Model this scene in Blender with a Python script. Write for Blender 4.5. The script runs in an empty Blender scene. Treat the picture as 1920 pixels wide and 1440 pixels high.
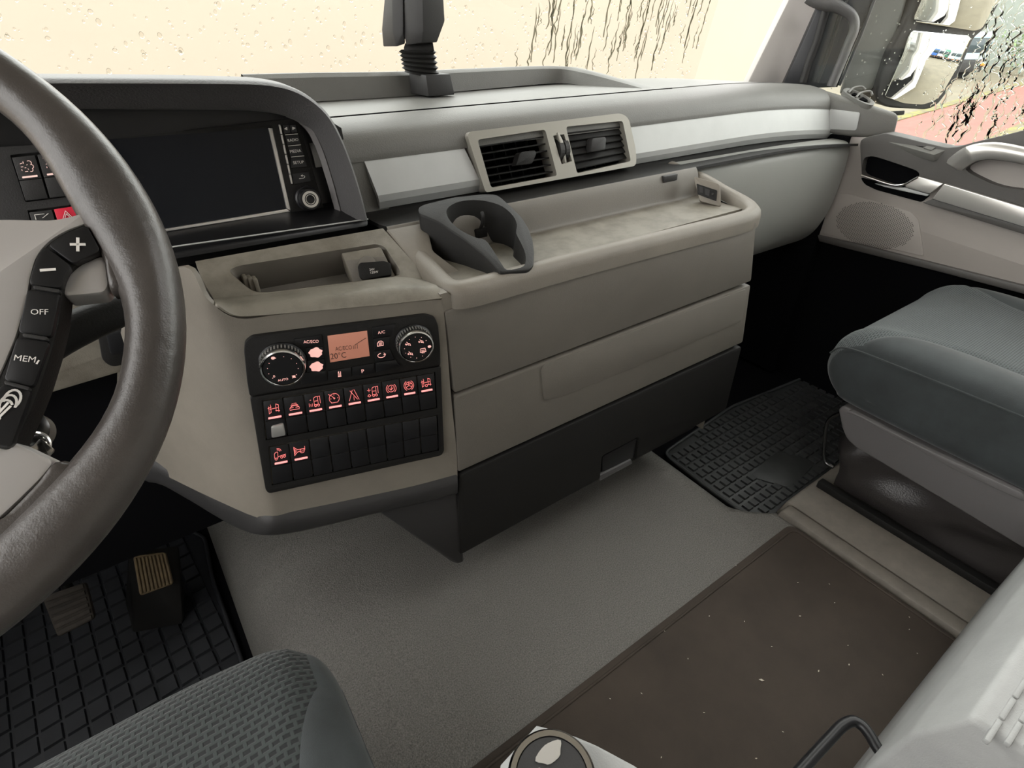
import bpy, bmesh, math, random
import numpy as np
from mathutils import Vector, Matrix
random.seed(7)
sc = bpy.context.scene
COL = sc.collection
# ------------------------------------------------------------------ camera
FPX = 1000.0                      # focal length in pixels of the 1920 px wide frame
PITCH = math.radians(34.137); YAW = math.radians(34.62)
CAM = np.array([0.0, 0.0, 1.0])
hd = np.array([math.sin(YAW), math.cos(YAW), 0.0])
RT = np.array([math.cos(YAW), -math.sin(YAW), 0.0])
ZZ = np.array([0, 0, 1.0])
FW = hd*math.cos(PITCH) - ZZ*math.sin(PITCH)
UPV = hd*math.sin(PITCH) + ZZ*math.cos(PITCH)
cd = bpy.data.cameras.new('camera'); cam = bpy.data.objects.new('camera', cd); COL.objects.link(cam)
cd.sensor_fit = 'HORIZONTAL'; cd.sensor_width = 36.0; cd.lens = 36.0*FPX/1920.0
cd.clip_start = 0.01; cd.clip_end = 300
cam.matrix_world = Matrix(((RT[0], UPV[0], -FW[0], CAM[0]), (RT[1], UPV[1], -FW[1], CAM[1]), (RT[2], UPV[2], -FW[2], CAM[2]), (0, 0, 0, 1)))
sc.camera = cam
# ------------------------------------------------------------------ light
w = bpy.data.worlds.new('overcast_sky'); sc.world = w; w.use_nodes = True
bgn = w.node_tree.nodes['Background']; bgn.inputs['Color'].default_value = (1.0, 0.985, 0.955, 1); bgn.inputs['Strength'].default_value = 3.0
sc.view_settings.view_transform = 'Standard'; sc.view_settings.look = 'None'; sc.view_settings.gamma = 1.0
sc.view_settings.use_curve_mapping = False
sc.view_settings.exposure = 0.85
# ------------------------------------------------------------------ geometry helpers
def V(*a): return np.array(a, float)
def nrm(v): return v/np.linalg.norm(v)
def ray(x, y): return RT*(x-960)/FPX + UPV*(720-y)/FPX + FW
def hit(x, y, n, p):
    d = ray(x, y); return CAM + d*(np.dot(p-CAM, n)/np.dot(d, n))
class PL:
    """a real plane of the cab: origin o, outward normal n"""
    def __init__(s, o, n, u=None):
        s.o = np.array(o, float); s.n = nrm(np.array(n, float))
        u = V(1, 0, 0) if u is None else np.array(u, float)
        s.u = nrm(u - s.n*np.dot(u, s.n)); s.v = np.cross(s.n, s.u)
    def p(s, x, y, h=0.0): return hit(x, y, s.n, s.o + s.n*h)
    def pts(s, L, h=0.0): return [s.p(x, y, h) for x, y in L]
    def off(s, h): return PL(s.o+s.n*h, s.n, s.u)
def xp(x, y, v): return hit(x, y, V(1, 0, 0), V(v, 0, 0))
def yp(x, y, v): return hit(x, y, V(0, 1, 0), V(0, v, 0))
def zp(x, y, v): return hit(x, y, V(0, 0, 1), V(0, 0, v))
def crop(x0, y0, s): return lambda *L: [(x0+a/s, y0+b/s) for a, b in L]
def rnd(P, r, seg=4, idx=None):
    """round the corners of a polygon"""
    out = []; n = len(P); P = [np.array(p, float) for p in P]
    for i in range(n):
        a, b, c = P[i-1], P[i], P[(i+1) % n]
        if idx is not None and i not in idx: out.append(b); continue
        la, lc = np.linalg.norm(a-b), np.linalg.norm(c-b)
        if la < 1e-9 or lc < 1e-9: out.append(b); continue
        rr = min(r, la*.48, lc*.48); A = b+(a-b)/la*rr; C = b+(c-b)/lc*rr
        for k in range(seg+1):
            t = k/seg; out.append((1-t)**2*A + 2*t*(1-t)*b + t*t*C)
    return out
def cr(P, k=6, closed=False):
    P = [np.array(p, float) for p in P]; n = len(P); out = []
    rng = range(n) if closed else range(n-1)
    for i in rng:
        p1, p2 = P[i], P[(i+1) % n]
        p0 = P[i-1] if (closed or i > 0) else 2*p1-p2
        p3 = P[(i+2) % n] if (closed or i+2 < n) else 2*p2-p1
        for j in range(k):
            t = j/k
            out.append(.5*((2*p1)+(-p0+p2)*t+(2*p0-5*p1+4*p2-p3)*t*t+(-p0+3*p1-3*p2+p3)*t**3))
    if not closed: out.append(P[-1])
    return out
def finish(bm, name, mat, parent=None, smooth=40):
    bmesh.ops.recalc_face_normals(bm, faces=bm.faces)
    me = bpy.data.meshes.new(name); bm.to_mesh(me); bm.free()
    return link(name, me, mat, parent, smooth)
def link(name, me, mat, parent=None, smooth=40):
    if smooth:
        me.polygons.foreach_set('use_smooth', [True]*len(me.polygons)); me.set_sharp_from_angle(angle=math.radians(smooth))
    if mat is not None:
        me.materials.clear()
        for m in (mat if isinstance(mat, (list, tuple)) else [mat]): me.materials.append(m)
    o = bpy.data.objects.new(name, me); COL.objects.link(o)
    if parent is not None: setp(o, parent)
    return o
def setp(o, p):
    o.parent = p
    L = np.array(p.location) if p.type == 'EMPTY' else V(0, 0, 0)
    o.matrix_parent_inverse = Matrix.Translation(Vector(-L))
def bevel_sharp(bm, r, seg=2, ang=28):
    if r <= 0: return
    bm.normal_update()
    es = [e for e in bm.edges if len(e.link_faces) == 2 and e.calc_face_angle(0) > math.radians(ang)]
    if es: bmesh.ops.bevel(bm, geom=es, offset=r, segments=seg, profile=.5, affect='EDGES', clamp_overlap=True)
def bm_prism(A, B):
    """closed prism between two matching loops"""
    bm = bmesh.new(); a = [bm.verts.new(p) for p in A]; b = [bm.verts.new(p) for p in B]; n = len(a)
    bm.faces.new(a); bm.faces.new(b[::-1])
    for i in range(n): bm.faces.new((a[i], b[i], b[(i+1) % n], a[(i+1) % n]))
    bmesh.ops.recalc_face_normals(bm, faces=bm.faces); return bm
def plate(name, P, n, d, mat, parent=None, bev=0.0, seg=2, smooth=40, ang=50):
    """slab: front outline P (3D, coplanar), thickness d against the normal n"""
    n = nrm(np.array(n, float)); bm = bm_prism(P, [p - n*d for p in P])
    if bev > 0: 
        bm.normal_update(); fr = max(bm.faces, key=lambda f: f.normal.dot(Vector(n))*f.calc_area())
        bmesh.ops.bevel(bm, geom=list(fr.edges), offset=bev, segments=seg, profile=.5, affect='EDGES', clamp_overlap=True)
    return finish(bm, name, mat, parent, smooth)
def prism(name, A, B, mat, parent=None, bev=0.0, seg=2, smooth=40):
    bm = bm_prism(A, B); bevel_sharp(bm, bev, seg); return finish(bm, name, mat, parent, smooth)
def box(name, lo, hi, mat, parent=None, bev=0.0, seg=2):
    (x0, y0, z0), (x1, y1, z1) = lo, hi
    return prism(name, [V(x0, y0, z0), V(x1, y0, z0), V(x1, y1, z0), V(x0, y1, z0)], [V(x0, y0, z1), V(x1, y0, z1), V(x1, y1, z1), V(x0, y1, z1)], mat, parent, bev, seg)
def hull(name, P, mat, parent=None, bev=0.0, seg=3, smooth=40):
    bm = bmesh.new()
    for p in P: bm.verts.new(p)
    r = bmesh.ops.convex_hull(bm, input=bm.verts)
    bmesh.ops.delete(bm, geom=[v for v in r['geom_interior'] if isinstance(v, bmesh.types.BMVert)], context='VERTS')
    bmesh.ops.dissolve_limit(bm, angle_limit=math.radians(6), verts=bm.verts, edges=bm.edges)
    bevel_sharp(bm, bev, seg, 20); return finish(bm, name, mat, parent, smooth)
def bm_grid(rows, closed_u=False, closed_v=False, caps=False):
    bm = bmesh.new(); G = [[bm.verts.new(p) for p in r] for r in rows]; R_, C_ = len(G), len(G[0])
    for i in range(R_ if closed_v else R_-1):
        for j in range(C_ if closed_u else C_-1):
            a, b, c, d = G[i][j], G[i][(j+1) % C_], G[(i+1) % R_][(j+1) % C_], G[(i+1) % R_][j]
            try: bm.faces.new((a, b, c, d))
            except ValueError: pass
    if caps:
        bm.faces.new(G[0]); bm.faces.new(G[-1][::-1])
    return bm
def grid(name, rows, mat, parent=None, closed_u=False, closed_v=False, caps=False, thick=0.0, smooth=40, orient=None):
    bm = bm_grid(rows, closed_u, closed_v, caps)
    bmesh.ops.recalc_face_normals(bm, faces=bm.faces)
    if orient is not None:
        bm.normal_update(); s = sum(f.normal.dot(Vector(orient))*f.calc_area() for f in bm.faces)
        if s < 0: bmesh.ops.reverse_faces(bm, faces=bm.faces)
    if thick:
        bm.normal_update(); vs = list(bm.verts); fs = list(bm.faces); nm = {v: v.normal.copy() for v in vs}
        be = [e for e in bm.edges if len(e.link_faces) == 1]
        dup = {v: bm.verts.new(v.co - nm[v]*thick) for v in vs}
        for f in fs: bm.faces.new([dup[v] for v in f.verts][::-1])
        for e in be: bm.faces.new((e.verts[0], e.verts[1], dup[e.verts[1]], dup[e.verts[0]]))
        bmesh.ops.recalc_face_normals(bm, faces=bm.faces)
    me = bpy.data.meshes.new(name); bm.to_mesh(me); bm.free(); return link(name, me, mat, parent, smooth)
def sweepx(name, prof, xs, mat, parent=None, k=5, thick=0.006, dz=None, dy=None, orient=(0, -.5, .5), smooth=50):
    """profile of (y, z) carried along x"""
    pf = cr([V(0, y, z) for y, z in prof], k) if k else [V(0, y, z) for y, z in prof]
    rows = [[V(x, p[1]+(dy(x) if dy else 0), p[2]+(dz(x) if dz else 0)) for p in pf] for x in xs]
    return grid(name, rows, mat, parent, thick=thick, orient=orient, smooth=smooth)
def tube(name, P, r, mat, parent=None, n=12, k=6, closed=False, smooth=60):
    P = cr(P, k, closed) if k else [np.array(p, float) for p in P]
    rs = r if callable(r) else (lambda t: r)
    rows = []; prev = None; N = len(P)
    for i, p in enumerate(P):
        if closed: t = P[(i+1) % N]-P[i-1]
        else: t = P[min(i+1, N-1)]-P[max(i-1, 0)]
        t = nrm(t)
        if prev is None:
            a = np.cross(t, ZZ); a = a if np.linalg.norm(a) > 1e-3 else np.cross(t, V(1, 0, 0)); a = nrm(a)
        else: a = nrm(prev - t*np.dot(prev, t))
        prev = a; b = np.cross(t, a); R_ = rs(i/max(N-1, 1))
        rows.append([p + (a*math.cos(q)+b*math.sin(q))*R_ for q in np.linspace(0, 2*math.pi, n, endpoint=False)])
    return grid(name, rows, mat, parent, closed_u=True, closed_v=closed, caps=not closed, smooth=smooth)
def lathe(name, o, ax, prof, mat, parent=None, n=40, smooth=35, u=None, ell=1.0, caps=True):
    """profile of (radius, height) turned about axis ax"""
    ax = nrm(np.array(ax, float)); a = np.cross(ax, V(0.3, .2, 1)) if u is None else np.array(u, float)
    a = nrm(a-ax*np.dot(a, ax)); b = np.cross(ax, a); o = np.array(o, float)
    rows = [[o + ax*h + (a*math.cos(q)*r + b*math.sin(q)*r*ell) for q in np.linspace(0, 2*math.pi, n, endpoint=False)] for r, h in prof]
    return grid(name, rows, mat, parent, closed_u=True, caps=caps, smooth=smooth)
def cut(ob, *cutters):
    for c in cutters:
        m = ob.modifiers.new('cut', 'BOOLEAN'); m.object = c; m.operation = 'DIFFERENCE'; m.solver = 'EXACT'
    bpy.context.view_layer.update(); dg = bpy.context.evaluated_depsgraph_get()
    me = bpy.data.meshes.new_from_object(ob.evaluated_get(dg)); ob.modifiers.clear(); ob.data = me
    me.polygons.foreach_set('use_smooth', [True]*len(me.polygons)); me.set_sharp_from_angle(angle=math.radians(35))
    for c in cutters: bpy.data.objects.remove(c, do_unlink=True)
    return ob
def cutter(P, n, d, front=0.02):
    n = nrm(np.array(n, float)); bm = bm_prism([p+n*front for p in P], [p-n*d for p in P])
    me = bpy.data.meshes.new('cutter'); bm.to_mesh(me); bm.free(); o = bpy.data.objects.new('cutter', me); COL.objects.link(o); return o
def strokes(name, L, A, B, D, wd, mat, parent=None, n=None, lift=0.0004):
    """line art: polylines in a unit square mapped to bottom-left A, bottom-right B, top-left D"""
    A, B, D = [np.array(q, float) for q in (A, B, D)]; nn = nrm(np.cross(B-A, D-A)) if n is None else nrm(np.array(n, float))
    bm = bmesh.new()
    for pl in L:
        Q = [A+(B-A)*a+(D-A)*b+nn*lift for a, b in pl]
        for i in range(len(Q)-1):
            t = Q[i+1]-Q[i]; l = np.linalg.norm(t)
            if l < 1e-9: continue
            t = t/l; s = np.cross(nn, t)*wd/2; e = t*wd*.3
            lo = [Q[i]-s-e, Q[i+1]-s+e, Q[i+1]+s+e, Q[i]+s-e]
            a = [bm.verts.new(q) for q in lo]; b = [bm.verts.new(q-nn*lift*1.2) for q in lo]
            bm.faces.new(a)
            for k in range(4): bm.faces.new((a[k], b[k], b[(k+1) % 4], a[(k+1) % 4]))
    me = bpy.data.meshes.new(name); bm.to_mesh(me); bm.free(); return link(name, me, mat, parent, 0)
def text(body, name, A, B, n, mat, parent=None, hs=1.0, lift=0.0004, bold=0.0):
    """lettering between baseline points A and B lying on the surface with normal n"""
    cu = bpy.data.curves.new('t', 'FONT'); cu.body = body; cu.size = 1; cu.offset = bold; cu.space_line = .9; cu.resolution_u = 3
    to = bpy.data.objects.new('t', cu); COL.objects.link(to); bpy.context.view_layer.update()
    me = bpy.data.meshes.new_from_object(to.evaluated_get(bpy.context.evaluated_depsgraph_get()))
    bpy.data.objects.remove(to, do_unlink=True)
    co = np.array([v.co for v in me.vertices]); x0, x1 = co[:, 0].min(), co[:, 0].max()
    y0 = co[:, 1].min() if '\n' in body else 0.0
    A, B = np.array(A, float), np.array(B, float); n = nrm(np.array(n, float)); s = np.linalg.norm(B-A)/(x1-x0)
    u = nrm(B-A); vv = np.cross(n, u)
    for v, c in zip(me.vertices, co): v.co = A+u*(c[0]-x0)*s+vv*(c[1]-y0)*s*hs+n*lift
    return link(name, me, mat, parent, 0)
def circ(cx, cy, r, n=16, a0=0, a1=360, ry=None):
    ry = r if ry is None else ry
    return [(cx+r*math.cos(math.radians(a0+(a1-a0)*k/n)), cy+ry*math.sin(math.radians(a0+(a1-a0)*k/n))) for k in range(n+1)]
def thing(name, label, cat, loc=(0, 0, 0), group=None):
    o = bpy.data.objects.new(name, None); o.empty_display_size = .02; COL.objects.link(o); o.location = tuple(float(q) for q in loc)
    o['label'] = label; o['category'] = cat
    if group: o['group'] = group
    return o
def tag(o, label, cat, group=None):
    o['label'] = label; o['category'] = cat
    if group: o['group'] = group
    return o
def struct(o, label=None):
    o['kind'] = 'structure'
    if label: o['label'] = label
    return o
def sroot(name, label, loc=(0, 0, 0)):
    o = bpy.data.objects.new(name, None); o.empty_display_size = .02; COL.objects.link(o); o.location = tuple(float(q) for q in loc); o['kind'] = 'structure'; o['label'] = label
    return o
# ------------------------------------------------------------------ materials
def srgb(r, g, b):
    f = lambda c: (c/255/12.92) if c/255 <= .04045 else ((c/255+.055)/1.055)**2.4
    return (f(r), f(g), f(b), 1)
def mat(name, col, rough=.5, metal=0.0, bump=None, var=None, spec=.5, emis=None, coat=0.0, rvar=None, bump2=None, sheen=0.0):
    m = bpy.data.materials.new(name); m.use_nodes = True; N = m.node_tree.nodes; L = m.node_tree.links; b = N['Principled BSDF']
    col = tuple(col) if len(col) == 4 else tuple(col)+(1,)
    b.inputs['Base Color'].default_value = col; b.inputs['Roughness'].default_value = rough; b.inputs['Metallic'].default_value = metal
    b.inputs['Specular IOR Level'].default_value = spec; b.inputs['Coat Weight'].default_value = coat; b.inputs['Sheen Weight'].default_value = sheen
    tc = N.new('ShaderNodeTexCoord')
    if var:
        nz = N.new('ShaderNodeTexNoise'); nz.inputs['Scale'].default_value = var[0]; nz.inputs['Detail'].default_value = 5; nz.inputs['Roughness'].default_value = .65
        L.new(tc.outputs['Object'], nz.inputs['Vector'])
        mr = N.new('ShaderNodeMapRange'); mr.inputs[1].default_value = .3; mr.inputs[2].default_value = .7; mr.inputs[3].default_value = 1-var[1]; mr.inputs[4].default_value = 1+var[1]
        L.new(nz.outputs['Fac'], mr.inputs[0])
        if len(var) > 2:
            mx = N.new('ShaderNodeMixRGB'); mx.inputs[1].default_value = col; mx.inputs[2].default_value = tuple(var[2])+(1,) if len(var[2]) == 3 else var[2]
            m2 = N.new('ShaderNodeMapRange'); m2.inputs[1].default_value = .42; m2.inputs[2].default_value = .68
            L.new(nz.outputs['Fac'], m2.inputs[0]); L.new(m2.outputs[0], mx.inputs[0]); L.new(mx.outputs[0], b.inputs['Base Color'])
        else:
            mx = N.new('ShaderNodeMixRGB'); mx.blend_type = 'MULTIPLY'; mx.inputs[0].default_value = 1; mx.inputs[1].default_value = col
            L.new(mr.outputs[0], mx.inputs[2]); L.new(mx.outputs[0], b.inputs['Base Color'])
    prev = None
    for bp in (bump, bump2):
        if not bp: continue
        nz = N.new('ShaderNodeTexVoronoi' if bp[2] == 'v' else 'ShaderNodeTexNoise'); nz.inputs['Scale'].default_value = bp[0]
        if bp[2] != 'v': nz.inputs['Detail'].default_value = 3
        L.new(tc.outputs['Object'], nz.inputs['Vector'])
        bn = N.new('ShaderNodeBump'); bn.inputs['Strength'].default_value = bp[1]; bn.inputs['Distance'].default_value = bp[3] if len(bp) > 3 else .001
        L.new(nz.outputs[0], bn.inputs['Height'])
        if prev: L.new(prev.outputs[0], bn.inputs['Normal'])
        L.new(bn.outputs[0], b.inputs['Normal']); prev = bn
    if emis:
        b.inputs['Emission Color'].default_value = tuple(emis[0])+(1,); b.inputs['Emission Strength'].default_value = emis[1]
    return m
GRAIN = (650, .35, 'n', .0008)
M = {}
M['dash'] = mat('dash_plastic', (.188, .168, .140), .52, bump=GRAIN, var=(9, .10))
M['pad'] = mat('pad_plastic', (.125, .122, .112), .50, bump=(420, .5, 'n', .001), var=(7, .08))
M['tray'] = mat('tray_plastic', (.195, .178, .145), .55, bump=GRAIN, var=(22, .0, (.125, .110, .086)))
M['drawer'] = mat('drawer_plastic', (.145, .132, .113), .52, bump=GRAIN, var=(6, .07))
M['blk'] = mat('black_plastic', (.0125, .012, .0115), .55, bump=GRAIN, spec=.22)
M['blkg'] = mat('black_satin', (.012, .012, .013), .34, spec=.32)
M['dk'] = mat('dark_plastic', (.030, .029, .029), .5, bump=GRAIN, spec=.3)
M['knee'] = mat('knee_plastic', (.26, .262, .245), .45, bump=GRAIN)
M['hood'] = mat('hood_plastic', (.085, .082, .083), .46, bump=(380, .6, 'n', .001))
M['silver'] = mat('silver_paint', (.47, .478, .47), .55, metal=.2, var=(14, .04))
M['silver2'] = mat('satin_metal', (.62, .60, .57), .32, metal=.7)
M['chrome'] = mat('chrome', (.75, .74, .72), .15, metal=1)
M['vent'] = mat('vent_frame', (.30, .285, .25), .42, metal=.25)
M['carpet'] = mat('tunnel_carpet', (.155, .148, .134), .62, bump=(360, .8, 'n', .003), var=(400, .5))
M['matb'] = mat('brown_mat', (.050, .038, .029), .85, bump=(700, .4, 'n', .001), var=(5, .22))
M['rubber'] = mat('black_rubber', (.036, .038, .038), .45, var=(20, .25))
M['trimb'] = mat('brown_trim', (.175, .156, .132), .5, bump=GRAIN, var=(25, .15))
M['void'] = mat('lining_and_shade', (.0035, .0035, .0042), .9, spec=.05)  # near-black also stands in for shade in gaps and recesses
M['door'] = mat('door_plastic', (.32, .29, .268), .5, bump=GRAIN)
M['doord'] = mat('door_dark_plastic', (.066, .061, .057), .5, bump=GRAIN)
M['box'] = mat('grey_box_plastic', (.36, .365, .36), .5, bump=GRAIN, var=(18, .08))
M['leather'] = mat('wheel_leather', (.056, .049, .045), .33, bump=(900, .25, 'n', .0006), bump2=(90, .25, 'n', .002), var=(12, .25))
M['skirt'] = mat('skirt_leather', (.034, .030, .029), .36, bump=(300, .3, 'v', .001))
M['cover'] = mat('seat_cover_plastic', (.13, .123, .122), .5, bump=GRAIN)
M['chromed'] = mat('dark_steel', (.12, .12, .12), .25, metal=1)
M['white'] = mat('print_white', (.75, .72, .68), .5)
M['screen'] = mat('screen_glass', (.004, .005, .008), .10, spec=.2)
M['ired'] = mat('lit_red', (.5, .12, .12), .5, emis=((1.0, .24, .22), .50))
M['ibar'] = mat('lit_bar', (.6, .2, .2), .5, emis=((1.0, .30, .28), .75))
M['ipink'] = mat('lit_pink', (.7, .4, .36), .5, emis=((1.0, .5, .44), .45))
M['lcd'] = mat('lcd', (.30, .13, .09), .35, emis=((.42, .17, .11), .34))
M['lcdk'] = mat('lcd_ink', (.05, .03, .025), .5)
M['red'] = mat('hazard_red', (.62, .02, .05), .35)
M['pillar'] = mat('pillar_cover', (.55, .52, .50), .6, bump=GRAIN)
M['seal'] = mat('rubber_seal', (.020, .021, .025), .4)
M['pedal'] = mat('pedal_rubber', (.17, .12, .06), .6, var=(60, .3))
M['pedal2'] = mat('pedal_rubber_dusty', (.045, .036, .028), .7, var=(60, .3))
M['crumb'] = mat('crumb', (.75, .70, .58), .7)
def fabric(name, c1, c2, sx, sy):
    m = bpy.data.materials.new(name); m.use_nodes = True; N = m.node_tree.nodes; L = m.node_tree.links; b = N['Principled BSDF']
    tc = N.new('ShaderNodeTexCoord'); br = N.new('ShaderNodeTexBrick'); L.new(tc.outputs['Object'], br.inputs['Vector'])
    br.inputs['Color1'].default_value = c2; br.inputs['Color2'].default_value = c2; br.inputs['Mortar'].default_value = c1
    br.inputs['Scale'].default_value = 1; br.inputs['Brick Width'].default_value = sx; br.inputs['Row Height'].default_value = sy
    br.inputs['Mortar Size'].default_value = sy*.31; br.inputs['Mortar Smooth'].default_value = .6; br.offset = .5
    nz = N.new('ShaderNodeTexNoise'); nz.inputs['Scale'].default_value = 8; L.new(tc.outputs['Object'], nz.inputs['Vector'])
    mr = N.new('ShaderNodeMapRange'); mr.inputs[3].default_value = .75; mr.inputs[4].default_value = 1.25; L.new(nz.outputs['Fac'], mr.inputs[0])
    mx = N.new('ShaderNodeMixRGB'); mx.blend_type = 'MULTIPLY'; mx.inputs[0].default_value = 1
    L.new(br.outputs['Color'], mx.inputs[1]); L.new(mr.outputs[0], mx.inputs[2]); L.new(mx.outputs[0], b.inputs['Base Color'])
    bn = N.new('ShaderNodeBump'); bn.inputs['Strength'].default_value = .6; bn.inputs['Distance'].default_value = .002
    L.new(br.outputs['Fac'], bn.inputs['Height']); L.new(bn.outputs[0], b.inputs['Normal'])
    b.inputs['Roughness'].default_value = .85; b.inputs['Sheen Weight'].default_value = .15; b.inputs['Sheen Roughness'].default_value = .5
    return m
M['fabric'] = fabric('seat_weave', (.029, .036, .035, 1), (.008, .009, .010, 1), .0115, .0088)
M['fabric2'] = fabric('seat_weave_fine', (.076, .090, .091, 1), (.032, .039, .040, 1), .008, .0045)
M['velour'] = mat('seat_velour', (.026, .032, .0335), .8, bump=(900, .3, 'n', .001), var=(10, .3), sheen=.25)
def glassy(name, tint, gl=.08, rough=.02):
    m = bpy.data.materials.new(name); m.use_nodes = True; N = m.node_tree.nodes; L = m.node_tree.links; N.remove(N['Principled BSDF'])
    t = N.new('ShaderNodeBsdfTransparent'); t.inputs[0].default_value = tint; g = N.new('ShaderNodeBsdfGlossy'); g.inputs['Roughness'].default_value = rough
    lw = N.new('ShaderNodeLayerWeight'); lw.inputs[0].default_value = .5; pw = N.new('ShaderNodeMath'); pw.operation = 'POWER'; pw.inputs[1].default_value = 5
    fr = N.new('ShaderNodeMapRange'); fr.inputs[3].default_value = .025; fr.inputs[4].default_value = .7; mx = N.new('ShaderNodeMixShader')
    L.new(lw.outputs['Facing'], pw.inputs[0]); L.new(pw.outputs[0], fr.inputs[0]); L.new(fr.outputs[0], mx.inputs[0]); L.new(t.outputs[0], mx.inputs[1]); L.new(g.outputs[0], mx.inputs[2])
    L.new(mx.outputs[0], N['Material Output'].inputs[0]); return m
M['pane'] = glassy('window_glass', (.96, .98, .97, 1))
def water(name, col, rough=.0):
    m = bpy.data.materials.new(name); m.use_nodes = True; N = m.node_tree.nodes; L = m.node_tree.links; N.remove(N['Principled BSDF'])
    g = N.new('ShaderNodeBsdfGlass'); g.inputs['IOR'].default_value = 1.33; g.inputs['Color'].default_value = col; g.inputs['Roughness'].default_value = rough
    L.new(g.outputs[0], N['Material Output'].inputs[0]); return m
M['water'] = water('water_drops', (.97, .97, .95, 1))
M['mirror'] = mat('mirror_glass', (.90, .91, .90), .01, metal=1)
#SECTIONS
# ================================================================== the setting
GZ = -1.62
M['ground'] = mat('wet_yard', (.135, .115, .075), .8, var=(.6, .18), bump=(30, .2, 'n', .01))
M['redpave'] = mat('red_paving', (.215, .066, .048), .75, var=(1.5, .15))
M['verge'] = mat('mossy_verge', (.115, .095, .055), .9, var=(3, .2, (.20, .20, .03)))
M['wallext'] = mat('cream_render', (.40, .335, .272), .9, var=(.25, .04))
struct(box('floor_1', (-25, -70, GZ-.1), (120, 70, GZ), M['ground']), 'pale wet tan yard surface outside the cab')
def gstrip(name, a, b, wdt, z, m, label):
    d = nrm(b-a); s = np.cross(ZZ, d); a2, b2 = a-d*6, b+d*30
    P = [a2, b2, b2+s*wdt, a2+s*wdt]; P = [V(p[0], p[1], z) for p in P]
    return struct(plate(name, P, ZZ, .06, m), label)
k1a, k1b = zp(1686, 228, GZ), zp(1824, 188, GZ); k2a, k2b = zp(1872, 253, GZ), zp(1920, 237, GZ)
wd_ = abs(np.dot(k2a-k1a, np.cross(ZZ, nrm(k1b-k1a))))
sg = np.sign(np.dot(k2a-k1a, np.cross(ZZ, nrm(k1b-k1a))))
gstrip('floor_2', k1a, k1b, sg*wd_, GZ+.03, M['redpave'], 'red paved strip outside the side window')
gstrip('floor_3', k1a, k1b, -sg*.35, GZ+.06, M['verge'], 'mossy verge along the far edge of the red paving')
gstrip('floor_4', k1a+sg*wd_*np.cross(ZZ, nrm(k1b-k1a)), k1b+sg*wd_*np.cross(ZZ, nrm(k1b-k1a)), sg*.5, GZ+.06, M['verge'], 'mossy verge along the near edge of the red paving')
struct(box('wall_outside', (-14, 5.2, GZ), (8.8, 5.6, 1.9), M['wallext']), 'cream rendered building wall in front of the windscreen')
# cab shell
M['lining'] = mat('roof_lining', (.58, .56, .53), .9, bump=(300, .2, 'n', .001))
ce = struct(box('ceiling', (-.95, -1.2, 1.78), (1.85, 1.35, 1.84), M['lining']), 'pale fabric roof lining with an added opening for top light')
cut(ce, cutter([V(.75, -.45, 1.84), V(1.45, -.45, 1.84), V(1.45, .20, 1.84), V(.75, .20, 1.84)], ZZ, .1))  # unseen hatch, added to bring sky light onto floor and seats
struct(box('wall_rear', (-.95, -1.26, -.3), (1.85, -1.2, 1.84), M['lining']), 'pale rear cab wall')
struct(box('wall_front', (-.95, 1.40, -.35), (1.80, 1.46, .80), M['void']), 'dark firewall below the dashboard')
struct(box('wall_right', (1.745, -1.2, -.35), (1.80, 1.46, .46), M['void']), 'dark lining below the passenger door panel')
struct(box('wall_left', (-.95, -1.2, -.35), (-.90, 1.46, .58), M['void']), 'dark sill lining beside the driver seat')  # unseen; height leaves an added opening for daylight from the driver side
struct(box('wall_left_back', (-.95, -1.2, .70), (-.90, -.25, 1.78), M['lining']), 'pale cab side lining behind the unseen driver-side light opening')
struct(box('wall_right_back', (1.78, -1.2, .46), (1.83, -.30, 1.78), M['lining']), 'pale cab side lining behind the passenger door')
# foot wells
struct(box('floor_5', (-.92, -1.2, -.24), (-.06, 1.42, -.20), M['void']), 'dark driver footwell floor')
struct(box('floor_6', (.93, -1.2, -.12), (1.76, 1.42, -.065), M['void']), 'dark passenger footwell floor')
# engine tunnel: carpet with rounded shoulders
rows = []
for y in np.concatenate([np.linspace(-1.15, .36, 26), np.linspace(.37, .49, 12), np.linspace(.51, 1.38, 30)]):
    xr = 1.0+.085*np.clip((.47-y)/.09, 0, 1)**1.5; xl = .02 + .02*np.clip((.9-y)/.5, -1, 1); up = 0.0 if y < .95 else .25*(y-.95)**1.5
    prof = [(xl-.135, -.21), (xl-.125, -.15), (xl-.105, -.09), (xl-.065, -.038), (xl-.005, -.010), (xl+.07, 0), (xl+.2, 0), (.5, 0), (.80, 0), (xr-.07, 0), (xr-.035, -.004), (xr-.01, -.02), (xr, -.05), (xr+.002, -.075)]
    pp = cr([V(a, y, b) for a, b in prof], 3)
    rows.append([p+V(0, 0, up if p[2] > -.1 else 0) for p in pp])
struct(grid('floor', rows, M['carpet'], orient=(0, 0, 1), thick=.004), 'grey speckled carpet over the engine tunnel')
# seat plinth trims beside the tunnel
tr = struct(prism('trim_1', [V(1.052, .385, -.04), V(1.098, .385, -.04), V(1.098, -1.1, -.04), V(1.052, -1.1, -.04)], [V(1.056, .372, .012), V(1.094, .372, .012), V(1.094, -1.1, .012), V(1.056, -1.1, .012)], M['trimb'], bev=.006), 'brown plastic edging strip beside the floor mat')
tr = struct(prism('trim_2', [V(1.102, .40, -.05), V(1.74, .40, -.05), V(1.74, -1.1, -.05), V(1.102, -1.1, -.05)], [V(1.104, .385, .004), V(1.74, .385, .004), V(1.74, -1.1, .004), V(1.104, -1.1, .004)], M['trimb'], bev=.006), 'brown plastic plinth under the passenger seat')
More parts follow.
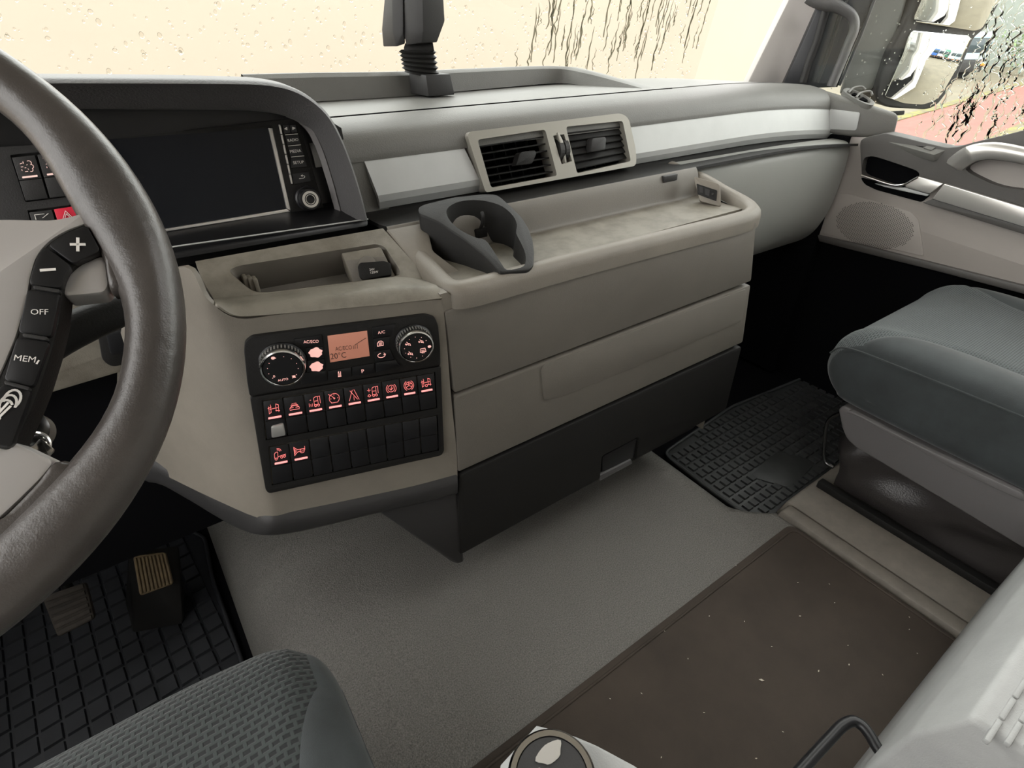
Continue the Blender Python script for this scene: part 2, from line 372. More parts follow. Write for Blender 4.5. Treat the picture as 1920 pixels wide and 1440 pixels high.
# ---------------- windscreen
wb, wt = (1.39, .80), (1.20, 1.78)
def wsp(x, z, o=0.0):
    t = (z-wb[1])/(wt[1]-wb[1]); return V(x, wb[0]+(wt[0]-wb[0])*t+o, z)
win1 = sroot('window_1', 'rain-spotted windscreen in front of a cream wall', (.4, 1.39, .80))
prism('pane', [wsp(-.90, .80), wsp(1.72, .80), wsp(1.72, 1.78), wsp(-.90, 1.78)], [wsp(-.90, .80, .005), wsp(1.72, .80, .005), wsp(1.72, 1.78, .005), wsp(-.90, 1.78, .005)], M['pane'], win1)
def drops(name, L, matr, parent, out, up, side):
    """beads of water: L of (centre, radius, stretch, wobble)"""
    bm = bmesh.new()
    for c, r, st, wob in L:
        n1, n2 = (8, 4) if st < 4 else (8, 4)
        if st < 4:
            ring = []
            for k in range(4):
                q = math.pi/2*k/4; rr = r*math.cos(q); hh = r*.38*math.sin(q)
                ring.append([bm.verts.new(c+out*hh+side*rr*math.cos(a)+up*rr*st*math.sin(a)) for a in np.linspace(0, 2*math.pi, 10, endpoint=False)])
            top = bm.verts.new(c+out*r*.38)
            for k in range(3):
                for j in range(10): bm.faces.new((ring[k][j], ring[k][(j+1) % 10], ring[k+1][(j+1) % 10], ring[k+1][j]))
            for j in range(10): bm.faces.new((ring[3][j], ring[3][(j+1) % 10], top))
            bm.faces.new(ring[0][::-1])
        else:
            n = int(8+st*1.2); rws = []; ph = random.random()*9; ln = r*st
            for i in range(n+1):
                t = i/n; w_ = r*(.35+.65*math.sin(math.pi*min(1, t*1.0+.02))**.6)*(1.25-.6*t)*(1+.25*math.sin(ph+t*23))
                p = c+up*(t-.5)*2*ln+side*wob*(math.sin(ph+t*9)+.6*math.sin(ph*2+t*21))
                rws.append([bm.verts.new(p+side*w_*math.cos(a)+out*w_*.5*max(0, math.sin(a))) for a in (0, math.pi*.25, math.pi*.5, math.pi*.75, math.pi)])
            for i in range(n):
                for j in range(4): bm.faces.new((rws[i][j], rws[i][j+1], rws[i+1][j+1], rws[i+1][j]))
                bm.faces.new((rws[i][4], rws[i][0], rws[i+1][0], rws[i+1][4]))
            bm.faces.new(rws[0]); bm.faces.new(rws[-1][::-1])
    o = finish(bm, name, matr, parent, 60); o['kind'] = 'stuff'; return o
wn = nrm(V(0, wt[1]-wb[1], wb[0]-wt[0])); wu = nrm(V(0, wt[0]-wb[0], wt[1]-wb[1])); ws = V(1, 0, 0)
L = []
for i in range(1500):
    x = random.uniform(-.2, 1.70); z = random.uniform(.84, 1.22)
    L.append((wsp(x, z, .0052), random.choice((.0015, .002, .002, .0025, .003, .004)), random.uniform(.8, 1.7), 0))
drops('rain_drops', L, M['water'], win1, wn, wu, ws)
L = []
for i in range(95):
    x = .95+.75*random.random()**.8; z = random.uniform(.90, 1.14); r = random.uniform(.0014, .0028)
    L.append((wsp(x, z, .0052), r, random.uniform(9, 32), random.uniform(.001, .004)))
M['trickle'] = water('dark_refraction_water', (.50, .51, .46, 1))  # grey tint stands in for dark surroundings refracted by the streaks
drops('rain_trickles', L, M['trickle'], win1, wn, wu, ws)
# ---------------- A-pillar, seals
PP = PL((1.66, 1.16, .9), (-.45, -.89, 0))
pc = crop(1400, 0, 6.857)
tp = struct(plate('trim_3', rnd(PP.pts(pc((0, 1090), (105, 1090), (520, 1090), (700, 700), (930, 130), (1000, -60), (1500, -1500), (1150, -1500), (540, 0), (300, 480))), .01), PP.n, .03, M['pillar'], None, .004), 'pale grey A-pillar cover beside the windscreen')
PP2 = PL((1.70, 1.12, .9), (-.80, -.60, 0))
s1 = plate('trim_4', PP2.pts(pc((440, 1150), (620, 760), (930, 60), (1650, -1500), (2400, -1500), (1640, -20), (1460, 420), (1330, 720), (1170, 1120))), PP2.n, .05, M['seal'], None, .004); struct(s1, 'dark door seal beside the A-pillar cover')
tube('seal_bead', PP2.pts(pc((720, 1060), (800, 800), (900, 540), (1000, 200), (1150, -200)), .004), .011, M['dk'], s1)
tube('seal_bead', PP2.pts(pc((900, 1060), (1010, 780), (1130, 420), (1210, 180), (1400, -250)), .000), .006, M['dk'], s1)
tube('seal_bead', PP2.pts(pc((1190, 1100), (1330, 780), (1480, 420), (1640, 0), (1800, -400)), .002), .0045, M['seal'], s1)
gh = thing('grab_handle', 'dark grey curved grab handle on the A-pillar', 'handle', PP2.p(1560, 155, .03))
GH = PL(PP2.o+PP2.n*.035, PP2.n)
tube('grip', GH.pts(pc((780, -30), (880, 20), (1000, 50), (1130, 70), (1240, 120), (1340, 190), (1385, 290), (1370, 420), (1310, 560), (1240, 740), (1160, 930), (1085, 1110))), lambda t: .0125+.004*(1-min(1, abs(t-.22)/.25)), M['hood'], gh, n=14)
# ---------------- side window
win2 = sroot('window_2', 'wet passenger side window with water running down', (1.79, .4, .75))
SX = 1.785
prism('pane', [V(SX, -.30, .45), V(SX, 1.10, .45), V(SX, .95, 1.70), V(SX, -.30, 1.70)], [V(SX+.004, -.30, .45), V(SX+.004, 1.10, .45), V(SX+.004, .95, 1.70), V(SX+.004, -.30, 1.70)], M['pane'], win2)
L = []
for i in range(540):
    y = .08+.60*random.random()**1.05; z = random.uniform(.76, 1.10)
    if y > .62 and random.random() < .8: continue
    L.append((V(SX+.0042, y, z), random.uniform(.0012, .0032), random.uniform(5, 22), random.uniform(.002, .006)))
drops('running_water', L, M['water'], win2, V(1, 0, 0), ZZ, V(0, 1, 0))
L = [(V(SX+.0042, random.uniform(.2, .98), random.uniform(.74, 1.1)), random.uniform(.0008, .002), random.uniform(.8, 1.8), 0) for i in range(420)]
drops('rain_drops', L, M['water'], win2, V(1, 0, 0), ZZ, V(0, 1, 0))
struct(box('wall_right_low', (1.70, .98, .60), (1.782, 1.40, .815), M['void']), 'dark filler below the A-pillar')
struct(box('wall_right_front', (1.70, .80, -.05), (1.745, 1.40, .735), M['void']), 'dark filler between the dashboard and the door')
# ================================================================== dashboard
DB = thing('dashboard', 'grey plastic truck dashboard with silver strips and three drawers', 'dashboard', (.7, .8, .1))
xs = np.linspace(.24, 1.70, 42)
dz = lambda x: -.022*max(0, (x-1.25)/.45)**2
PADP = [(.868, .8185), (.869, .828), (.876, .843), (.892, .857), (.915, .866), (.940, .8705), (.955, .8718), (.9575, .869), (.9585, .864)]
sweepx('upper_pad', PADP, xs, M['pad'], DB, dz=dz)
rows = []
for x in np.linspace(-.9, 1.72, 40):
    rows.append([V(x, y, z+dz(x)) for y, z in ((.9615, .864), (.962, .8730), (.985, .8705), (1.1, .868), (1.3, .862), (1.395, .83))])
grid('top_panel', rows, M['pad'], DB, thick=.008, orient=(0, 0, 1))
sweepx('panel_seam', [(.9595, .862), (.9597, .8728), (.9618, .8730), (.9620, .862)], np.linspace(.26, 1.12, 12), M['void'], DB, k=0, thick=0, dz=dz)
plate('fascia', [V(.255, .872, .830), V(.345, .872, .830), V(.345, .862, .735), V(.255, .862, .735)], (0, -1, .1), .01, M['pad'], DB)
# rim of the open tray on top
bot = [(470, 196), (600, 188), (760, 178.6), (900, 166), (1037, 155), (1090, 158), (1150, 163.5), (1208, 169)]
hgt = [.05, .048, .044, .041, .037, .030, .016, .002]
B = cr([zp(x, y, .867) for x, y in bot], 5); HH = [h[0] for h in cr([V(h, 0, 0) for h in hgt], 5)]
rows = []
for i, (b, h) in enumerate(zip(B, HH)):
    t = nrm(B[min(i+1, len(B)-1)]-B[max(i-1, 0)]); o = np.cross(ZZ, t); o = o*(1 if o[1] > 0 or o[0] > 0 else -1)
    rows.append([b+V(0, 0, -.002), b+V(0, 0, h*.85)+o*.004, b+V(0, 0, h)+o*.012, b+V(0, 0, h)+o*.030, b+V(0, 0, h*.8)+o*.045, b+o*.05-V(0, 0, .01)])
grid('tray_rim', rows, M['pad'], DB, orient=(0, -1, 1))
# silver strips
TRP = [(.869, .8185), (.860, .795), (.8515, .768), (.8535, .757), (.861, .744)]
def trimpiece(name, x0, x1, n, slant0=0, slant1=0, mt=M['silver']):
    rows = []
    for i in range(n+1):
        t = i/n
        r = []
        for y, z in TRP:
            k = (z-.744)/.075
            x = (x0+slant0*(1-k))*(1-t) + (x1+slant1*(1-k))*t
            r.append(V(x, y, z+dz(x)))
        rows.append(r)
    return grid(name, rows, mt, DB, thick=.01, orient=(0, -1, 0), smooth=18)
trimpiece('silver_strip', .316, .499, 4, .012, .026)
trimpiece('silver_strip', .890, 1.685, 16, .022, .03)
sweepx('shelf_ledge', [(.868, .746), (.862, .741), (.85, .736), (.80, .739), (.77, .7435)], np.linspace(.30, 1.70, 24), M['blk'], DB, k=0, dz=dz, orient=(0, -.2, 1))
sweepx('shelf_back', [(.773, .7425), (.768, .7425), (.760, .73), (.750, .695), (.744, .690)], np.linspace(.30, 1.01, 8), M['drawer'], DB, k=4)
sb = box('label_tab', (.90, .757, .728), (.94, .766, .7405), M['dk'], DB, .001)
sweepx('shelf_floor', [(.750, .690), (.70, .690), (.66, .690), (.628, .691)], np.linspace(.30, 1.0, 8), M['tray'], DB, k=0, orient=(0, 0, 1))
FPa = PL((.305, .604, .5), V(-.030, -.713, 0), (.713, -.030, 0))
SPa = PL((.15, .80, .757), V(0, -.47, .88))
# raised surround of the shelf, swept round its plan
path = [V(.323, .768, .733), V(.323, .745, .7235), V(.323, .72, .7135), V(.322, .68, .706), V(.321, .645, .700), V(.323, .624, .699), V(.332, .612, .699), V(.352, .6078, .699), V(.40, .6070, .699), V(.55, .605, .699), V(.78, .596, .699), V(.92, .590, .699), V(.975, .593, .700), V(1.005, .612, .702), V(1.022, .645, .706), V(1.028, .70, .715), V(1.030, .76, .728), V(1.030, .85, .738)]
path = cr(path, 5); rows = []
for i, p in enumerate(path):
    t = nrm(path[min(i+1, len(path)-1)]-path[max(i-1, 0)]); s = nrm(np.cross(t, ZZ)); s = V(s[0], s[1], 0)
    # s points outwards (to the right of travel)
    wdt = .028
    pr = [(-.020, -.020), (-.017, -.004), (-.012, .0005), (-.003, .002), (.006, 0), (.0125, -.006), (.0145, -.014), (.0145, -.032)]
    rows.append([p+s*a+V(0, 0, b) for a, b in pr])
grid('shelf_surround', rows, M['dash'], DB, thick=.004, orient=(0, -.3, 1), smooth=60)
plate('shelf_side', rnd(SPa.pts([(722, 429), (800, 415), (812, 470), (868, 512), (858, 538), (836, 550), (827, 553), (775, 492)], .001), .006), SPa.n, .02, M['dash'], DB, .003)
# drawer fronts
plate('corner_fill', FPa.pts([(825, 552), (839, 548), (850, 558), (850, 600), (836, 600)], -.003), FPa.n, .03, M['dash'], DB)
FP = PL((.305, .604, .5), V(-.030, -.713, 0), (.713, -.030, 0))
c5 = crop(600, 450, 2.743); c6 = crop(1220, 450, 2.743)
up_ = [(834, 584), (1419, 415), (1409, 527), (852, 738)]
md_ = [(852, 744), (1408, 534), (1393, 642), (859, 886)]
lw_ = [(860, 893), (1392, 649), (1362, 768), (861, 1043)]
plate('drawer_front', rnd(FP.pts(up_), .006), FP.n, .03, M['drawer'], DB, .003)
d2 = plate('drawer_front', rnd(FP.pts(md_), .006), FP.n, .03, M['drawer'], DB, .003)
plate('finger_panel', rnd(FP.pts([(1014, 687), (1402, 541), (1392, 602), (1240, 667), (1086, 731), (1020, 754)], .0022), .012), FP.n, .0024, M['drawer'], d2, .0006)
d3 = plate('drawer_front', rnd(FP.pts(lw_), .01), FP.n, .03, M['blk'], DB, .004)
cut(d3, cutter(rnd(FP.pts(c5((1450, 1110), (1642, 1010), (1625, 1140), (1437, 1243))), .008), FP.n, .024))
hd3 = plate('pull_handle', rnd(FP.pts(c5((1452, 1115), (1638, 1015), (1612, 1120), (1452, 1195)), -.004), .006), FP.n, .004, M['blkg'], d3, .001)
plate('pull_lip', rnd(FP.pts(c5((1440, 1212), (1602, 1130), (1608, 1150), (1440, 1240)), .0005), .003), FP.n, .018, M['hood'], d3, .001)
box('drawer_housing', (.310, .628, .115), (1.022, .80, .672), M['blk'], DB, .008)
prism('housing_side', [V(1.018, .604, .672), V(1.030, .618, .672), V(1.032, .80, .70), V(1.018, .80, .70)], [V(1.012, .60, .13), V(1.022, .62, .13), V(1.030, .80, .13), V(1.012, .80, .13)], M['dash'], DB, .004)
# panel on the passenger side
rows = []
for x in np.linspace(1.025, 1.70, 14):
    k = (x-1.025)/.675
    prof = [(.845, .738), (.812, .737), (.796, .731), (.788, .715), (.784, .66), (.786, .58), (.797, .52), (.822, .465), (.87, .425), (.95, .40)]
    rows.append(cr([V(x, y-.012*math.sin(math.pi*k), z+dz(x)*.6) for y, z in prof], 4))
grid('knee_panel', rows, M['knee'], DB, thick=.006, orient=(0, -1, 0))
# corner pod on the right
pod = hull('corner_pod', [V(1.682, .875, .735), V(1.682, .862, .815), V(1.682, .93, .85), V(1.70, 1.05, .85), V(1.76, 1.05, .82), V(1.762, .73, .735), V(1.762, .732, .80), V(1.75, .705, .74), V(1.748, .71, .795), V(1.70, .80, .735), V(1.705, .80, .815)], M['pad'], DB, .014, 3)
PV = PL((1.742, .80, .822), (-.12, -.30, .95))
c3 = crop(1540, 160, 5.053)
plate('silver_end', rnd([V(1.680, .868, .7995), V(1.700, .793, .7965), V(1.704, .789, .752), V(1.682, .856, .749)], .006), (-.96, -.28, 0), .004, M['silver'], DB, .001)
# ---------------- instrument hood
HO = PL((.2, .80, .85), (0, -1, .10))
HI = PL((.2, .855, .85), (0, -1, .10))
oc = [(-330, 152), (-100, 150), (110, 150), (300, 151), (440, 153), (500, 156), (548, 166), (588, 188), (620, 220), (645, 268), (665, 322), (680, 372), (690, 412)]
ic = [(-330, 205), (-100, 205), (110, 205), (290, 206), (420, 207), (480, 209), (528, 216), (562, 230), (585, 250), (604, 286), (620, 336), (631, 375), (640, 412)]
O = cr(HO.pts(oc), 4); I = cr(HI.pts(ic), 4)
rows = []
for k, (o, i) in enumerate(zip(O, I)):
    c = V(.05, .8, .75); out = nrm(V(o[0]-c[0], 0, o[2]-c[2])); out = V(max(0, out[0]) if o[0] > .05 else 0, 0, out[2]); out = nrm(out)
    rows.append([i+V(0, .035, 0)-out*.000, i+V(0, .002, 0), i-V(0, .002, 0)+out*.002, i*.75+o*.25, i*.3+o*.7, o-out*.003+V(0, -.001, 0), o+out*.0005+V(0, .004, 0), o+out*.002+V(0, .014, 0), o+V(0, .05, 0)+out*.003, o+V(0, .16, -.012)+out*.002, o+V(0, .30, -.06)])
grid('instrument_hood', rows, M['hood'], DB, thick=.003, orient=(0, -1, .3), smooth=60)
Is = cr(HI.pts([(540, 214), (568, 226), (588, 247), (606, 285), (622, 335), (633, 376), (643, 414)], .004), 4); It = cr(HI.pts([(536, 219), (560, 230), (580, 252), (597, 290), (612, 338), (624, 380), (633, 414)], -.004), 4)
grid('hood_trim', [[a, b] for a, b in zip(Is, It)], M['cover'], DB, thick=.003, orient=(0, -1, 0))
# recess behind the hood
ME = PL((.1, .872, .80), (0, -1, .14))
plate('cluster_panel', ME.pts([(-330, 190), (300, 190), (560, 190), (640, 240), (680, 440), (330, 500), (-330, 560)], -.004), ME.n, .02, M['blkg'], DB)
# sloping sill in front of the media unit
prism('media_sill', [yp(-200, 560, .805), yp(690, 413, .805), yp(690, 424, .800), yp(330, 486, .800), yp(-200, 577, .800)],
      [V(-.16, .875, .765), V(.29, .875, .765), V(.29, .875, .745), V(.02, .875, .745), V(-.16, .875, .745)], M['blkg'], DB, .002)
tube('sill_line', [yp(-150, 553, .8045), yp(330, 462, .8045), yp(690, 411, .8045)], .0012, M['silver'], DB, n=6, k=1)
# ---------------- console with climate panel and switches
CP = PL((.303, .606, .55), V(-.245, -.97, 0), (.97, -.245, 0))
cc = crop(440, 580, 4.114)
KP = PL(CP.p(470, 760), V(-.80, -.60, 0), (.60, -.80, 0))
left = [[(250, 545), (345, 500), (388, 560), (446, 597)], [(230, 600), (340, 590), (400, 610), (452, 625)], [(220, 700), (330, 700), (408, 705), (465, 715)], [(220, 790), (310, 800), (410, 815), (478, 820)], [(220, 850), (290, 868), (405, 905), (490, 925)], [(230, 862), (285, 880), (400, 935), (500, 975)]]
right = [[(530, 589), (680, 574), (800, 564), (827, 562)], [(530, 613), (680, 598), (800, 586), (832, 583)], [(530, 703), (680, 678), (810, 660), (839, 657)], [(530, 810), (680, 775), (815, 752), (846, 747)], [(545, 910), (690, 872), (820, 842), (855, 833)], [(560, 962), (690, 935), (820, 903), (858, 893)]]
rows = []
for Lf, Rg in zip(left, right):
    rows.append(KP.pts(Lf[:2]) + [KP.p(*Lf[2])*.6+CP.p(*Lf[2])*.4] + [CP.p(*Lf[3])] + CP.pts(Rg))
rows = [cr(r, 5) for r in rows]
rows = [list(q) for q in zip(*[cr(list(c), 4) for c in zip(*rows)])]
grid('console_face', rows, M['dash'], DB, thick=.006, orient=(-.2, -1, 0), smooth=60)
# lower black band of the console and the base below it
band = [(225, 850), (285, 868), (345, 898), (400, 930), (450, 957), (500, 972), (560, 962), (690, 935), (780, 915), (858, 894)]
bandl = [(225, 905), (290, 905), (345, 932), (400, 965), (445, 990), (492, 1003), (560, 997), (690, 966), (780, 946), (858, 925)]
def conp(x, y, h=0):
    a, b = KP.p(x, y, h), CP.p(x, y, h); t = np.clip((x-430)/70, 0, 1); return a*(1-t)+b*t
T = cr([conp(*q, .004) for q in band], 4); Bt = cr([conp(*q, .006) for q in bandl], 4)
rows = [[t+V(.0, .012, .006), t, (t*.6+b*.4)+V(-.001, -.003, 0), b+V(0, -.001, .003), b+V(0, .004, -.004), b+V(.0, .03, -.006), b+V(0, .12, -.004)] for t, b in zip(T, Bt)]
grid('console_band', rows, M['dk'], DB, thick=.004, orient=(0, -1, -.3), smooth=60)
bx = [V(.300, .606, .36), V(.300, .606, .118), V(.285, .609, .112)]
prism('base_side', [CP.p(700, 955, -.004), CP.p(770, 938, -.003), CP.p(857, 900, -.002), V(.306, .606, .116), V(.292, .613, .114)], [V(.17, .80, .345), V(.22, .80, .35), V(.305, .80, .35), V(.306, .80, .116), V(.22, .80, .13)], M['dk'], DB, .01, 3)
struct_dark = box('lower_shade', (-.6, .90, .20), (.30, 1.0, .66), M['void'], DB)  # black block standing in for the deep shade under the column panel
# panel behind the steering wheel
KN = PL((-.1, .84, .62), (-.1, -1, -.15))
kn = plate('column_panel', rnd(KN.pts([(-200, 580), (330, 560), (345, 640), (262, 690), (80, 745), (-200, 820)]), .02), KN.n, .05, M['tray'], DB, .01)
plate('switch_bezel', rnd(KN.pts([(178, 600), (260, 580), (275, 670), (212, 690), (192, 678)], .004), .01), KN.n, .012, M['blk'], DB, .002)
plate('column_switch', rnd(KN.pts([(198, 625), (260, 610), (264, 655), (208, 668)], .009), .006), KN.n, .008, M['blkg'], DB, .003)
# ---------------- storage tray with socket (left of the cup holder)
SP = PL((.15, .80, .757), V(0, -.47, .88))
tcp = crop(400, 420, 4.364)
tb = [(366, 489), (720, 428), (775, 492), (742, 514), (480, 549), (450, 545), (412, 575), (393, 545)]
top_f = cr([SP.p(*q) for q in [(400, 560), (440, 556), (480, 553), (560, 544), (650, 532), (740, 519), (806, 526)]], 4)
seam = cr([CP.p(*q, .001) for q in [(408, 572), (440, 591), (480, 591.5), (560, 585.5), (650, 577.5), (740, 569), (829, 559)]], 4)
# flat upper part with the recess
flat = [(366, 490), (540, 459), (718, 428), (760, 475), (806, 526), (740, 519), (650, 532), (560, 544), (480, 553), (440, 556), (400, 560), (380, 525)]
tray = plate('storage_tray', SP.pts(flat), SP.n, .012, M['tray'], DB)
rec = rnd(SP.pts(tcp((125, 380), (200, 345), (1330, 165), (1400, 185), (1520, 370), (1530, 410), (1480, 430), (440, 560), (330, 555), (230, 480))), .008)
cut(tray, cutter(rec, SP.n, .05))
g = []
for a, b in zip(top_f, seam):
    m = (a+b)/2; bul = nrm(SP.n+CP.n)*np.linalg.norm(a-b)*.22
    g.append(cr([a, a*.72+b*.28+bul*.8, m+bul*1.1, a*.2+b*.8+bul*.55, b], 3))
grid('tray_front', g, M['tray'], DB, thick=.003, orient=(0, -1, .5), smooth=70)
# recess walls and floor
cen = sum(rec)/len(rec); bo = [p-SP.n*.050+(cen-p)*.06+V(0, -.0, 0) for p in rec]
bm = bm_grid([[p+(p-cen)*.0+SP.n*.0005 for p in rec], [p-SP.n*.006+(cen-p)*.025 for p in rec], bo], closed_u=True); bm.faces.new([v for v in bm.verts][-len(bo):])
rc = finish(bm, 'tray_recess', M['drawer'], DB, 40)
for k in range(3):
    a = SP.p(*tcp((265+k*42, 470+k*9))[0], -.018); box('tray_rib', tuple(a-V(.003, .004, .030)), tuple(a+V(.003, .012, .008)), M['tray'], DB, .002)
# socket block inside the recess
SB = crop(400, 420, 4.364)
PB = PL(SP.p(*SB((1200, 350))[0], -.010), nrm(V(-.25, -.75, .55)))
blk = [PB.p(*q) for q in SB((1045, 235), (1370, 185), (1500, 440), (1150, 480))]
ps = thing('power_socket', 'black capped power socket in the storage tray lettered 24V 120W', 'socket', SP.p(*SB((1300, 400))[0], -.04))
prism('socket_block', blk, [p-PB.n*.04+V(-.004, .004, 0) for p in blk], M['tray'], ps, .003)
plate('socket_plate', PB.pts(SB((1085, 300), (1400, 262), (1462, 432), (1150, 480)), .001), PB.n, .003, M['drawer'], ps, .0006)
cap = plate('socket_cap', rnd(PB.pts(SB((1180, 345), (1200, 315), (1400, 300), (1455, 320), (1460, 415), (1225, 458), (1195, 430)), .010), .003), PB.n, .009, M['blk'], ps, .0015)
cc0 = PB.p(*SB((1262, 340))[0], .003)
lathe('socket_ring', cc0, PB.n, [(.0, 0), (.0125, 0), (.0135, .002), (.0125, .004), (0, .004)], M['drawer'], ps, n=28)
text('24V\n120W', 'lettering', PB.p(*SB((1283, 408))[0], .0102), PB.p(*SB((1352, 400))[0], .0102), PB.n, M['white'], cap, lift=.0004)
# USB plate at the right end of the shelf
UP = PL((.985, .66, .71), nrm(V(-.75, -.45, .42)))
us = thing('usb_socket', 'small dark plate with USB and audio sockets at the shelf end', 'socket', (.985, .68, .69))
plate('end_wall', rnd([p for p in UP.pts([(1300, 330), (1350, 345), (1352, 388), (1312, 377)])], .006), UP.n, .02, M['dash'], us, .003)
plate('socket_plate', rnd(UP.pts([(1306, 344), (1345, 357), (1343, 377), (1308, 364)], .002), .002), UP.n, .004, M['blk'], us, .0006)
plate('usb_port', UP.pts([(1311, 349), (1318, 351), (1318, 362), (1312, 360)], .003), UP.n, .002, M['dk'], us)
plate('usb_port', UP.pts([(1322, 353), (1331, 356), (1330, 368), (1322, 365)], .003), UP.n, .002, M['dk'], us)
lathe('audio_jack', UP.p(1336, 364, .002), UP.n, [(.0, 0), (.0022, 0), (.0022, .002), (.0012, .002), (.0012, .0005), (0, .0005)], M['chromed'], us, n=14)
# ================================================================== media unit
mu = thing('media_unit', 'black media unit with blank screen, side buttons and round knob', 'car radio', ME.p(450, 440))
MB_ = ME.off(.002)
body = plate('bezel', rnd(MB_.pts([(195, 262), (545, 222), (560, 226), (610, 398), (606, 412), (300, 460), (195, 470)], .006), .004), ME.n, .02, M['blk'], mu, .0015)
scr = [(195, 262), (503, 240), (540, 392), (195, 446)]
cut(body, cutter(MB_.pts([(195, 255), (510, 234), (547, 398), (195, 454)], .006), ME.n, .008, .01))
plate('screen', MB_.pts(scr, -.001), ME.n, .003, M['screen'], mu)
plate('screen_edge', MB_.pts([(504, 240), (511, 240), (546, 396), (538, 391)], .004), ME.n, .006, M['silver2'], mu, .001)
plate('screen_edge', MB_.pts([(300, 431), (538, 392), (545, 397), (300, 436)], .004), ME.n, .006, M['silver2'], mu, .001)
zc = crop(500, 210, 6.543)
for k in range(6):
    a, b = (158+ (k/6)*155, 155+(k/6)*735), (158+((k+.93)/6)*155, 155+((k+.93)/6)*735)
    plate('edge_bar', MB_.pts(zc((a[0]-8, a[1]), (a[0]+12, a[1]), (b[0]+12, b[1]), (b[0]-8, b[1])), .009), ME.n, .003, M['silver2'], mu, .0003)
def mbtn(q, txt, base, arrow=None):
    P = MB_.pts(zc(*q), .0085); b = plate('button', rnd(P, .001), ME.n, .004, M['blkg'], mu, .0006)
    if txt: text(txt, 'lettering', MB_.p(*zc(base[0])[0], .0087), MB_.p(*zc(base[1])[0], .0087), ME.n, M['white'], b)
    if arrow: strokes('symbol', arrow, *[MB_.p(*zc(s)[0], .0087) for s in base], .0006, M['white'], b, ME.n)
    return b
mbtn([(195, 160), (278, 155), (300, 255), (222, 268)], None, ((215, 225), (255, 220), (212, 190)), [[(.9, .05), (.1, .5), (.9, .95), (.9, .05)], [(.7, .2), (.7, .8)], [(.5, .35), (.5, .65)]])
mbtn([(282, 155), (362, 150), (380, 245), (305, 255)], None, ((315, 218), (355, 213), (312, 184)), [[(.1, .05), (.9, .5), (.1, .95), (.1, .05)], [(.3, .2), (.3, .8)], [(.5, .35), (.5, .65)]])
mbtn([(226, 290), (385, 270), (420, 392), (260, 412)], 'RADIO', ((262, 366), (390, 352)))
mbtn([(264, 425), (420, 405), (455, 525), (298, 548)], 'MEDIA', ((290, 502), (424, 490)))
mbtn([(302, 560), (460, 540), (498, 670), (300, 690)], 'SETUP', ((328, 640), (458, 628)))
mbtn([(310, 755), (520, 735), (548, 850), (335, 890)], None, ((400, 822), (470, 815), (400, 775)), [[(0, .1), (.7, .1), (.95, .3), (.95, .6), (.7, .8), (.35, .8)], [(.55, 1.0), (.3, .8), (.55, .6)]])
for a, b in (((225, 280), (380, 268)), ((262, 416), (418, 402)), ((302, 552), (458, 538))):
    strokes('divider_line', [[(0, 0), (1, 0)]], MB_.p(*zc(a)[0], .0088), MB_.p(*zc(b)[0], .0088), MB_.p(*zc((a[0], a[1]-20))[0], .0088), .0007, M['silver2'], mu, ME.n)
kc = MB_.p(*zc((500, 1060))[0], .006)
kb = lathe('knob', kc, ME.n, [(.0, 0), (.0185, 0), (.0185, .004), (.0165, .006), (.0160, .014), (.0145, .0165), (0, .0165)], M['blkg'], mu)
lathe('knob_ring', kc+ME.n*.0165, ME.n, [(.0085, 0), (.0118, 0), (.0118, .0012), (.0085, .0012), (.0085, 0)], M['silver2'], kb, caps=False)
lathe('knob_ring', kc+ME.n*.0165, ME.n, [(.0062, 0), (.0070, 0), (.0070, .001), (.0062, .001), (.0062, 0)], M['silver2'], kb, caps=False)
# ================================================================== climate control panel
CQ = CP.off(.0035)
cl = thing('climate_panel', 'black climate control panel with orange display and two knobs', 'control panel', CQ.p(640, 740))
def cq(*L, h=0.0): return [CQ.p(*q, h) for q in cc(*L)]
plate('bezel', rnd(cq((72, 330), (78, 255), (130, 212), (1470, 44), (1545, 66), (1572, 130), (1588, 300), (1590, 438), (115, 676), (95, 560), h=.003), .004), CQ.n, .012, M['blk'], cl, .002)
sw_panel = thing('switch_panel', 'black switch frame holding two rows of rocker switches', 'panel', CQ.p(660, 900))
fr = plate('frame', rnd(cq((117, 682), (1592, 443), (1618, 1095), (1595, 1130), (265, 1425), (238, 1400), h=.003), .004), CQ.n, .014, M['blk'], sw_panel, .002)
r1t = [215, 370, 530, 685, 835, 985, 1130, 1270, 1402, 1540]; r1b = [245, 408, 570, 718, 870, 1015, 1160, 1300, 1432, 1558]
r2t = [268, 415, 572, 722, 868, 1012, 1152, 1290, 1422, 1560]; r2b = [292, 455, 608, 760, 905, 1045, 1180, 1310, 1440, 1570]
ly = lambda x, a, b: a[1]+(b[1]-a[1])*(x-a[0])/(b[0]-a[0])
R1 = ((200, 710), (1540, 488), (245, 1008), (1560, 758)); R2 = ((265, 1062), (1565, 815), (292, 1355), (1572, 1085))
for R_, tp_, bt_ in ((R1, r1t, r1b), (R2, r2t, r2b)):
    cut(fr, cutter(cq((tp_[0]-8, ly(tp_[0], R_[0], R_[1])-4), (tp_[9]+6, ly(tp_[9], R_[0], R_[1])-4), (bt_[9]+6, ly(bt_[9], R_[2], R_[3])+4), (bt_[0]-6, ly(bt_[0], R_[2], R_[3])+4), h=.003), CQ.n, .008))
H_ = [[(.08, .1), (.08, .75)], [(.25, .25), (.25, .9)], [(.16, .5), (.85, .55)], [(.7, .25), (.7, .9)], [(.92, .15), (.92, .8)], [(.08, .1), (.25, .2)], [(.7, .9), (.92, .8)], [(0.0, .6), (.3, .7)], [(.65, .3), (1, .25)]]
